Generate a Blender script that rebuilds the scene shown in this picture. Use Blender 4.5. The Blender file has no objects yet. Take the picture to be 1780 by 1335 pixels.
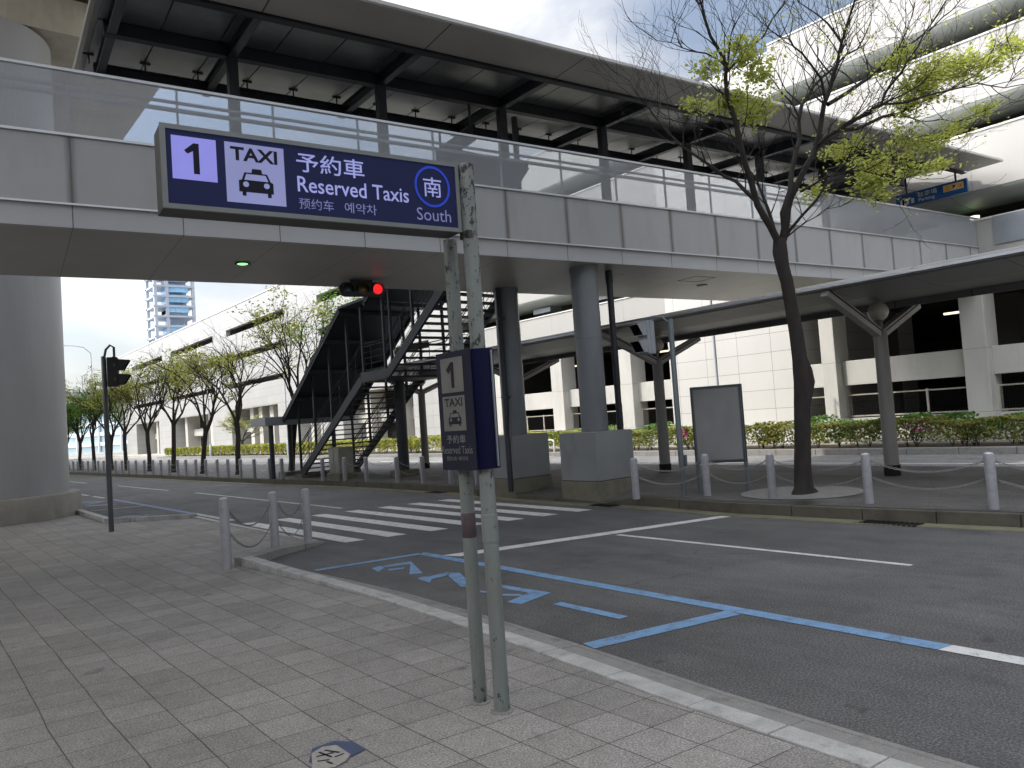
import bpy, math, random
from mathutils import Vector, Matrix
R=random.Random
rad=math.radians
scn=bpy.context.scene
COL=scn.collection
# ------------------------------------------------------------------ helpers
class MB:
    """collects faces in world metres, links them as one mesh"""
    def __init__(s): s.v=[]; s.f=[]
    def add(s,vs,fs):
        o=len(s.v); s.v+= [tuple(p) for p in vs]; s.f+= [tuple(i+o for i in f) for f in fs]; return s
    def box(s,x0,x1,y0,y1,z0,z1):
        return s.add([(x0,y0,z0),(x1,y0,z0),(x1,y1,z0),(x0,y1,z0),(x0,y0,z1),(x1,y0,z1),(x1,y1,z1),(x0,y1,z1)],
          [(3,2,1,0),(4,5,6,7),(0,1,5,4),(1,2,6,5),(2,3,7,6),(3,0,4,7)])
    def obox(s,o,ax,ay,az):
        """box from corner o spanned by three vectors"""
        o=Vector(o);ax=Vector(ax);ay=Vector(ay);az=Vector(az)
        P=[o,o+ax,o+ax+ay,o+ay,o+az,o+ax+az,o+ax+ay+az,o+ay+az]
        return s.add(P,[(3,2,1,0),(4,5,6,7),(0,1,5,4),(1,2,6,5),(2,3,7,6),(3,0,4,7)])
    def beam(s,p,q,w,h,up=(0,0,1)):
        """rectangular bar from p to q, centred"""
        p=Vector(p);q=Vector(q);d=(q-p);dn=d.normalized();u=Vector(up)
        sd=dn.cross(u).normalized();u2=sd.cross(dn).normalized()
        return s.obox(p-sd*w/2-u2*h/2,d,sd*w,u2*h)
    def prism(s,poly,z0,z1):
        n=len(poly);vs=[(x,y,z0) for x,y in poly]+[(x,y,z1) for x,y in poly]
        fs=[tuple(range(n-1,-1,-1)),tuple(range(n,2*n))]+[(i,(i+1)%n,n+(i+1)%n,n+i) for i in range(n)]
        return s.add(vs,fs)
    def extr(s,prof,p,q,ax,az=(0,0,1)):
        """profile [(u,w)] along ax/az extruded from p to q"""
        p=Vector(p);q=Vector(q);ax=Vector(ax);az=Vector(az);n=len(prof)
        vs=[p+ax*u+az*w for u,w in prof]+[q+ax*u+az*w for u,w in prof]
        fs=[tuple(range(n-1,-1,-1)),tuple(range(n,2*n))]+[(i,(i+1)%n,n+(i+1)%n,n+i) for i in range(n)]
        return s.add(vs,fs)
    def tube(s,pts,rs,k=8,cap=True):
        pts=[Vector(p) for p in pts];n=len(pts)
        if not hasattr(rs,'__len__'): rs=[rs]*n
        vs=[];ref=None
        for i,p in enumerate(pts):
            d=(pts[min(i+1,n-1)]-pts[max(i-1,0)])
            if d.length<1e-9: d=Vector((0,0,1))
            d.normalize()
            if ref is None: ref=Vector((1,0,0)) if abs(d.x)<.8 else Vector((0,1,0))
            a=(ref-d*ref.dot(d)).normalized();b=d.cross(a);ref=a
            for j in range(k):
                t=2*math.pi*j/k; vs.append(p+(a*math.cos(t)+b*math.sin(t))*rs[i])
        fs=[(i*k+j,i*k+(j+1)%k,(i+1)*k+(j+1)%k,(i+1)*k+j) for i in range(n-1) for j in range(k)]
        if cap: fs+=[tuple(range(k-1,-1,-1)),tuple((n-1)*k+j for j in range(k))]
        return s.add(vs,fs)
    def lathe(s,c,prof,k=32):
        """prof [(r,z)] about the vertical through c"""
        n=len(prof);vs=[(c[0]+r*math.cos(2*math.pi*j/k),c[1]+r*math.sin(2*math.pi*j/k),z) for r,z in prof for j in range(k)]
        fs=[(i*k+j,i*k+(j+1)%k,(i+1)*k+(j+1)%k,(i+1)*k+j) for i in range(n-1) for j in range(k)]
        fs+=[tuple(range(k-1,-1,-1)),tuple((n-1)*k+j for j in range(k))]
        return s.add(vs,fs)
    def sphere(s,c,r,k=16,m=9,sz=1):
        prof=[(max(r*math.sin(math.pi*i/m),1e-4),c[2]-r*sz*math.cos(math.pi*i/m)) for i in range(m+1)]
        return s.lathe(c,prof,k)
    def build(s,name,mat,parent=None,smooth=False,bevel=0):
        o_=Vector((0,0,0))
        q=parent
        while q is not None: o_+=q.location; q=q.parent
        me=bpy.data.meshes.new(name)
        me.from_pydata([tuple(Vector(p)-o_) for p in s.v],[],s.f); me.validate(); me.update()
        if mat: me.materials.append(mat)
        ob=bpy.data.objects.new(name,me); COL.objects.link(ob)
        if parent: ob.parent=parent
        if smooth:
            for p in me.polygons: p.use_smooth=True
            md=ob.modifiers.new('edge','EDGE_SPLIT'); md.split_angle=rad(38)
        if bevel:
            md=ob.modifiers.new('bevel','BEVEL'); md.width=bevel; md.segments=2; md.limit_method='ANGLE'; md.angle_limit=rad(50)
        return ob
def tag(o,label=None,cat=None,group=None,kind=None):
    if label: o['label']=label
    if cat: o['category']=cat
    if group: o['group']=group
    if kind: o['kind']=kind
    return o
def thing(name,loc,label,cat,group=None):
    o=bpy.data.objects.new(name,None); COL.objects.link(o); o.location=loc; o.empty_display_size=.2
    return tag(o,label,cat,group)
def dup(o,loc=None,rz=None,label=None,parent=None):
    c=o.copy(); COL.objects.link(c); c.parent=parent
    if loc is not None: c.location=loc
    if rz is not None: c.rotation_euler.z=rz
    if label: c['label']=label
    for ch in [x for x in COL.objects if x.parent is o]: dup(ch,parent=c)
    return c
# ------------------------------------------------------------------ materials
MATS={}
def nodes(name):
    m=bpy.data.materials.new(name); m.use_nodes=True; nt=m.node_tree
    return m,nt,nt.nodes['Principled BSDF']
class N:
    def __init__(s,nt): s.nt=nt
    def new(s,t,**k):
        n=s.nt.nodes.new(t)
        for a,b in k.items(): setattr(n,a,b)
        return n
    def link(s,a,b): s.nt.links.new(a,b)
    def math(s,op,a,b=None,c=None):
        n=s.new('ShaderNodeMath',operation=op)
        for i,x in enumerate((a,b,c)):
            if x is None: continue
            if isinstance(x,(int,float)): n.inputs[i].default_value=x
            else: s.link(x,n.inputs[i])
        return n.outputs[0]
    def noise(s,vec,scale,detail=4,rough=.55,stretch=None):
        if stretch:
            mp=s.new('ShaderNodeMapping'); mp.inputs['Scale'].default_value=stretch; s.link(vec,mp.inputs['Vector']); vec=mp.outputs[0]
        n=s.new('ShaderNodeTexNoise'); n.inputs['Scale'].default_value=scale; n.inputs['Detail'].default_value=detail; n.inputs['Roughness'].default_value=rough
        s.link(vec,n.inputs['Vector']); return n.outputs['Fac']
    def ramp(s,f,stops):
        r=s.new('ShaderNodeValToRGB'); e=r.color_ramp.elements
        while len(e)<len(stops): e.new(.5)
        for i,(p,c) in enumerate(stops):
            e[i].position=p; e[i].color=(c,c,c,1) if isinstance(c,(int,float)) else (*c,1)
        s.link(f,r.inputs[0]); return r.outputs[0]
    def mix(s,f,a,b,mode='MIX'):
        n=s.new('ShaderNodeMix',data_type='RGBA',blend_type=mode)
        for i,x in ((0,f),(6,a),(7,b)):
            if isinstance(x,(int,float)): n.inputs[i].default_value=x if i==0 else (x,x,x,1)
            elif isinstance(x,tuple): n.inputs[i].default_value=(*x,1)
            else: s.link(x,n.inputs[i])
        return n.outputs[2]
    def pos(s): return s.new('ShaderNodeNewGeometry').outputs['Position']
    def obj(s): return s.new('ShaderNodeTexCoord').outputs['Object']
    def sep(s,v):
        n=s.new('ShaderNodeSeparateXYZ'); s.link(v,n.inputs[0]); return n.outputs
    def bump(s,h,b,strength=.3,dist=.01):
        n=s.new('ShaderNodeBump'); n.inputs['Strength'].default_value=strength; n.inputs['Distance'].default_value=dist
        s.link(h,n.inputs['Height']); s.link(n.outputs[0],b.inputs['Normal'])
    def line(s,x,w):
        """1 where fract(x) is within w of an integer"""
        f=s.math('FRACT',x); f=s.math('SUBTRACT',f,.5); f=s.math('ABSOLUTE',f); return s.math('GREATER_THAN',f,.5-w)
def plain(name,c,rough=.6,metal=0,var=.12,scale=3,stretch=None,fine=.0,bump=0,local=False,emit=0,dirt=None):
    """one base colour with uneven tone and optional dirt"""
    m,nt,b=nodes(name);n=N(nt);p=n.obj() if local else n.pos()
    f=n.noise(p,scale,5,.6,stretch)
    lo=tuple(x*(1-var) for x in c);hi=tuple(min(1,x*(1+var)) for x in c)
    col=n.ramp(f,[(.3,lo),(.7,hi)])
    if fine:
        g=n.noise(p,180,2,.6); col=n.mix(fine,col,n.ramp(g,[(.35,.15),(.65,1.)]),'MULTIPLY')
    if dirt:
        g=n.noise(p,dirt[1],6,.7,dirt[2] if len(dirt)>2 else None); col=n.mix(n.ramp(g,[(.52,0),(.72,dirt[3] if len(dirt)>3 else .7)]),col,dirt[0])
    n.link(col,b.inputs['Base Color']); b.inputs['Roughness'].default_value=rough; b.inputs['Metallic'].default_value=metal
    r=n.math('MULTIPLY_ADD',f,.25,rough-.12); n.link(r,b.inputs['Roughness'])
    if bump: n.bump(n.noise(p,60,4,.6),b,bump,.01)
    if emit: n.link(col,b.inputs['Emission Color']); b.inputs['Emission Strength'].default_value=emit
    return m
def grid_mat(name,c,su,sv,axis='Y',w=.012,lc=(.25,.25,.24),rough=.55,var=.06,off=(0,0),dirt=.12,streak=None,metal=0):
    """cladding panels: joints every su along the wall and sv up"""
    m,nt,b=nodes(name);n=N(nt);p=n.pos();x,y,z=n.sep(p)
    if axis=='Y': u=y
    elif axis=='X': u=x
    else: u=n.math('ADD',n.math('MULTIPLY',x,.99492),n.math('MULTIPLY',y,-.10063))
    uu=n.math('MULTIPLY_ADD',u,1/su,off[0]); vv=n.math('MULTIPLY_ADD',z,1/sv,off[1])
    l=n.math('MAXIMUM',n.line(uu,w/su),n.line(vv,w/sv)) if sv<90 else n.line(uu,w/su)
    cell=n.new('ShaderNodeCombineXYZ'); n.link(n.math('FLOOR',uu),cell.inputs[0]); n.link(n.math('FLOOR',vv) if sv<90 else n.math('FLOOR',uu),cell.inputs[1])
    wn=n.new('ShaderNodeTexWhiteNoise'); n.link(cell.outputs[0],wn.inputs['Vector'])
    f=n.noise(p,.8,6,.65,(1,1,.35))
    t=n.math('ADD',n.math('MULTIPLY',wn.outputs['Value'],var),n.math('MULTIPLY',f,dirt*2))
    t=n.math('SUBTRACT',1+dirt*.5,t)
    col=n.mix(1.,c,t,'MULTIPLY')
    cc=n.new('ShaderNodeCombineColor'); 
    for i in range(3): n.link(t,cc.inputs[i])
    col=n.mix(1.,c,cc.outputs[0],'MULTIPLY')
    if streak:
        # run-off stains below every vertical joint
        fr=n.math('FRACT',uu); d=n.math('ABSOLUTE',n.math('SUBTRACT',fr,.5)); d=n.math('SUBTRACT',.5,d)
        wob=n.noise(p,1.6,3,.5,(1,1,.5)); near=n.ramp(n.math('MULTIPLY_ADD',wob,.04,d),[(.03,1.),(.075,0.)])
        sn=n.noise(p,5,4,.7,(3,3,.25)); a=n.math('MULTIPLY',near,n.ramp(sn,[(.3,.55),(.7,1.)]))
        col=n.mix(n.math('MULTIPLY',a,streak[1]),col,streak[0])
        f2=n.noise(p,2.2,4,.6,(1,1,.3)); col=n.mix(n.ramp(f2,[(.5,0),(.8,.2)]),col,streak[0])
    col=n.mix(l,col,lc)
    n.link(col,b.inputs['Base Color']); b.inputs['Roughness'].default_value=rough; b.inputs['Metallic'].default_value=metal
    n.bump(n.math('SUBTRACT',1,l),b,.5,.01)
    return m
def asphalt(name,c=.06,tint=(1,1,1.03)):
    m,nt,b=nodes(name);n=N(nt);p=n.pos()
    big=n.noise(p,.35,5,.6); mid=n.noise(p,2.2,6,.7,(1,.3,1)); fine=n.noise(p,75,3,.75)
    vor=n.new('ShaderNodeTexVoronoi'); vor.inputs['Scale'].default_value=60; n.link(p,vor.inputs['Vector'])
    base=n.ramp(big,[(.3,tuple(c*.8*t for t in tint)),(.7,tuple(c*1.25*t for t in tint))])
    col=n.mix(.5,base,n.ramp(mid,[(.32,.45),(.68,1.4)]),'MULTIPLY')
    col=n.mix(1.,col,n.ramp(fine,[(.32,.3),(.5,.95),(.68,2.1)]),'MULTIPLY')
    st=n.ramp(vor.outputs['Distance'],[(.0,1.),(.22,0.)]); wn=n.noise(p,40,1)
    col=n.mix(n.math('MULTIPLY',st,n.ramp(wn,[(.5,0),(.62,.4)])),col,(.22,.21,.2))
    # hairline cracks and dark patches
    v2=n.new('ShaderNodeTexVoronoi',feature='DISTANCE_TO_EDGE'); v2.inputs['Scale'].default_value=.33
    w=n.new('ShaderNodeVectorMath',operation='ADD'); nz=n.new('ShaderNodeTexNoise'); nz.inputs['Scale'].default_value=1.5; n.link(p,nz.inputs['Vector']); n.link(p,w.inputs[0]); n.link(nz.outputs['Color'],w.inputs[1]); n.link(w.outputs[0],v2.inputs['Vector'])
    cr=n.ramp(v2.outputs['Distance'],[(.0,.55),(.006,0.)]); col=n.mix(n.math('MULTIPLY',cr,n.ramp(big,[(.5,0),(.6,1)])),col,(.018,.018,.018))
    dk=n.ramp(n.noise(p,.9,6,.7),[(.54,0),(.72,.6)]); col=n.mix(dk,col,(.03,.03,.032))
    lt=n.ramp(n.noise(p,.5,6,.7,(1,.35,1)),[(.56,0),(.75,.45)]); col=n.mix(lt,col,(.14,.138,.13))
    oil=n.ramp(n.noise(p,3.1,3,.5),[(.70,0),(.76,.55)]); col=n.mix(oil,col,(.02,.02,.021))
    n.link(col,b.inputs['Base Color']); b.inputs['Roughness'].default_value=.85
    n.bump(n.math('ADD',fine,n.math('MULTIPLY',st,.6)),b,.55,.006)
    return m
def tile_mat(name):
    m,nt,b=nodes(name);n=N(nt);p=n.pos();x,y,z=n.sep(p)
    wv=n.math('MULTIPLY',n.math('SUBTRACT',n.noise(p,.55,2,.5),.5),.075); wx=n.math('ADD',x,wv); u=n.math('MULTIPLY_ADD',wx,1/.28,.7); v0=n.math('ADD',y,n.math('MULTIPLY',x,.1)); v=n.math('MULTIPLY_ADD',v0,1/.3,.16)
    jn=n.math('MULTIPLY',n.noise(p,3,3,.6),.022); lu=n.line(u,.006); f_=n.math('ABSOLUTE',n.math('SUBTRACT',n.math('FRACT',u),.5)); lu=n.math('GREATER_THAN',f_,n.math('SUBTRACT',.4985,jn)); lv=n.line(v,.012)
    cell=n.new('ShaderNodeCombineXYZ'); n.link(n.math('FLOOR',u),cell.inputs[0]); n.link(n.math('FLOOR',v),cell.inputs[1])
    wn=n.new('ShaderNodeTexWhiteNoise'); n.link(cell.outputs[0],wn.inputs['Vector'])
    fine=n.noise(p,95,3,.75); mid=n.noise(p,9,5,.65); big=n.noise(p,.7,6,.65)
    vor=n.new('ShaderNodeTexVoronoi'); vor.inputs['Scale'].default_value=75; n.link(p,vor.inputs['Vector'])
    base=n.mix(wn.outputs['Value'],(.205,.195,.181),(.262,.249,.232))
    base=n.mix(1.,base,n.ramp(fine,[(.32,.45),(.5,1.),(.68,1.75)]),'MULTIPLY')
    base=n.mix(.6,base,n.ramp(mid,[(.3,.8),(.7,1.15)]),'MULTIPLY')
    base=n.mix(.75,base,n.ramp(big,[(.3,.68),(.5,1.),(.7,1.15)]),'MULTIPLY')
    st=n.ramp(vor.outputs['Distance'],[(0,1.),(.25,0.)]); base=n.mix(n.math('MULTIPLY',st,n.ramp(n.noise(p,55,1),[(.5,0),(.6,.5)])),base,(.42,.41,.4))
    spot=n.ramp(n.noise(p,2.3,3,.5),[(.68,0),(.72,.5)]); base=n.mix(spot,base,(.07,.066,.062))
    sp=n.ramp(n.noise(p,14,2,.5),[(.74,0),(.76,.6)]); base=n.mix(sp,base,(.05,.048,.046))
    nl=n.noise(p,20,3,.6)
    col=n.mix(n.math('MULTIPLY',lv,n.ramp(nl,[(.3,.5),(.6,1.)])),base,(.05,.047,.045)); col=n.mix(n.math('MULTIPLY',lu,.85),col,(.03,.028,.027))
    n.link(col,b.inputs['Base Color']); b.inputs['Roughness'].default_value=.78
    h=n.math('ADD',n.math('MULTIPLY',fine,.25),n.math('SUBTRACT',1,n.math('MAXIMUM',lu,n.math('MULTIPLY',lv,.5)))); n.bump(h,b,.5,.005)
    return m
def paint_line(name,c,wear=.5):
    m,nt,b=nodes(name);n=N(nt);p=n.pos()
    f=n.noise(p,6,8,.75); g=n.noise(p,90,3,.7)
    k=n.ramp(n.math('ADD',n.math('MULTIPLY',f,.6),n.math('MULTIPLY',g,.4)),[(.5,0),(.5+.14/max(wear,.1),1)])
    col=n.mix(k,c,(.09,.09,.09)); col=n.mix(.5,col,n.ramp(n.noise(p,1.2,4),[(.3,.8),(.7,1.1)]),'MULTIPLY')
    n.link(col,b.inputs['Base Color']); b.inputs['Roughness'].default_value=.7; n.bump(g,b,.3,.004)
    return m
def chipped(name,c,rust=(.035,.030,.026),amt=.0):
    """painted post with flaking spots"""
    m,nt,b=nodes(name);n=N(nt);p=n.pos();x,y,z=n.sep(p)
    f=n.noise(p,30,6,.75,(1,1,.55)); zz=n.math('MULTIPLY',n.math('MAXIMUM',n.math('SUBTRACT',z,1.9),0),.11)
    z2=n.math('ADD',n.math('MULTIPLY',n.math('MAXIMUM',n.math('SUBTRACT',.35,z),0),.2),n.math('MULTIPLY',n.math('MAXIMUM',n.math('SUBTRACT',.13,n.math('ABSOLUTE',n.math('SUBTRACT',n.math('ABSOLUTE',n.math('SUBTRACT',z,1.66)),.33))),0),.75))
    k=n.ramp(n.math('ADD',n.math('ADD',f,zz),n.math('ADD',z2,amt)),[(.625,0),(.645,1)])
    k=n.math('MAXIMUM',k,n.math('MULTIPLY',n.ramp(n.noise(p,16,5,.8,(1,1,.12)),[(.58,0),(.75,1)]),.45))
    col=n.mix(n.ramp(n.noise(p,8,5,.7,(1,1,.3)),[(.3,0),(.7,1)]),c,tuple(i*.75 for i in c)); col=n.mix(k,col,rust)
    n.link(col,b.inputs['Base Color']); n.link(n.math('MULTIPLY_ADD',k,.4,.42),b.inputs['Roughness']); n.bump(n.math('SUBTRACT',1,k),b,.6,.003)
    return m
def leaf_mat(name,c1,c2,c3=None):
    m=bpy.data.materials.new(name); m.use_nodes=True; nt=m.node_tree; nt.nodes.clear(); n=N(nt)
    out=n.new('ShaderNodeOutputMaterial'); g=n.new('ShaderNodeNewGeometry')
    p=n.pos(); f=n.noise(p,2.2,3,.6)
    col=n.mix(g.outputs['Random Per Island'],c1,c2)
    if c3: col=n.mix(n.ramp(f,[(.45,0),(.6,.9)]),col,c3)
    d=n.new('ShaderNodeBsdfPrincipled'); d.inputs['Roughness'].default_value=.55; t=n.new('ShaderNodeBsdfTranslucent')
    n.link(col,d.inputs['Base Color']); n.link(col,t.inputs['Color'])
    mx=n.new('ShaderNodeMixShader'); mx.inputs[0].default_value=.45; n.link(d.outputs[0],mx.inputs[1]); n.link(t.outputs[0],mx.inputs[2]); n.link(mx.outputs[0],out.inputs[0])
    return m
def frit_glass(name):
    """railing glass printed with fine white dots"""
    m=bpy.data.materials.new(name); m.use_nodes=True; nt=m.node_tree; nt.nodes.clear(); n=N(nt)
    out=n.new('ShaderNodeOutputMaterial'); tr=n.new('ShaderNodeBsdfTransparent'); tr.inputs[0].default_value=(.86,.88,.9,1)
    d=n.new('ShaderNodeBsdfPrincipled'); d.inputs['Base Color'].default_value=(.62,.64,.67,1); d.inputs['Roughness'].default_value=.35
    tl=n.new('ShaderNodeBsdfTranslucent'); tl.inputs[0].default_value=(.6,.62,.66,1)
    a=n.new('ShaderNodeMixShader'); a.inputs[0].default_value=.35; n.link(d.outputs[0],a.inputs[1]); n.link(tl.outputs[0],a.inputs[2])
    mx=n.new('ShaderNodeMixShader'); n.link(tr.outputs[0],mx.inputs[1]); n.link(a.outputs[0],mx.inputs[2])
    p=n.pos();x,y,z=n.sep(p); dots=n.math('MULTIPLY',n.math('SINE',n.math('MULTIPLY',n.math('ADD',x,z),260)),n.math('SINE',n.math('MULTIPLY',n.math('SUBTRACT',x,z),260)))
    n.link(n.math('MULTIPLY_ADD',dots,.1,.33),mx.inputs[0]); n.link(mx.outputs[0],out.inputs[0])
    return m
def emis(name,c,s,base=(.5,.5,.5)):
    m,nt,b=nodes(name);n=N(nt); b.inputs['Base Color'].default_value=(*base,1); b.inputs['Roughness'].default_value=.5; b.inputs['Specular IOR Level'].default_value=.12
    p=n.obj(); f=n.noise(p,3.5,2,.5); col=n.mix(n.ramp(f,[(.35,0),(.65,1)]),tuple(x*.86 for x in c),c)
    n.link(col,b.inputs['Emission Color']); b.inputs['Emission Strength'].default_value=s
    return m
def dull(m,k):
    m.node_tree.nodes['Principled BSDF'].inputs['Specular IOR Level'].default_value=k; return m
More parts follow.
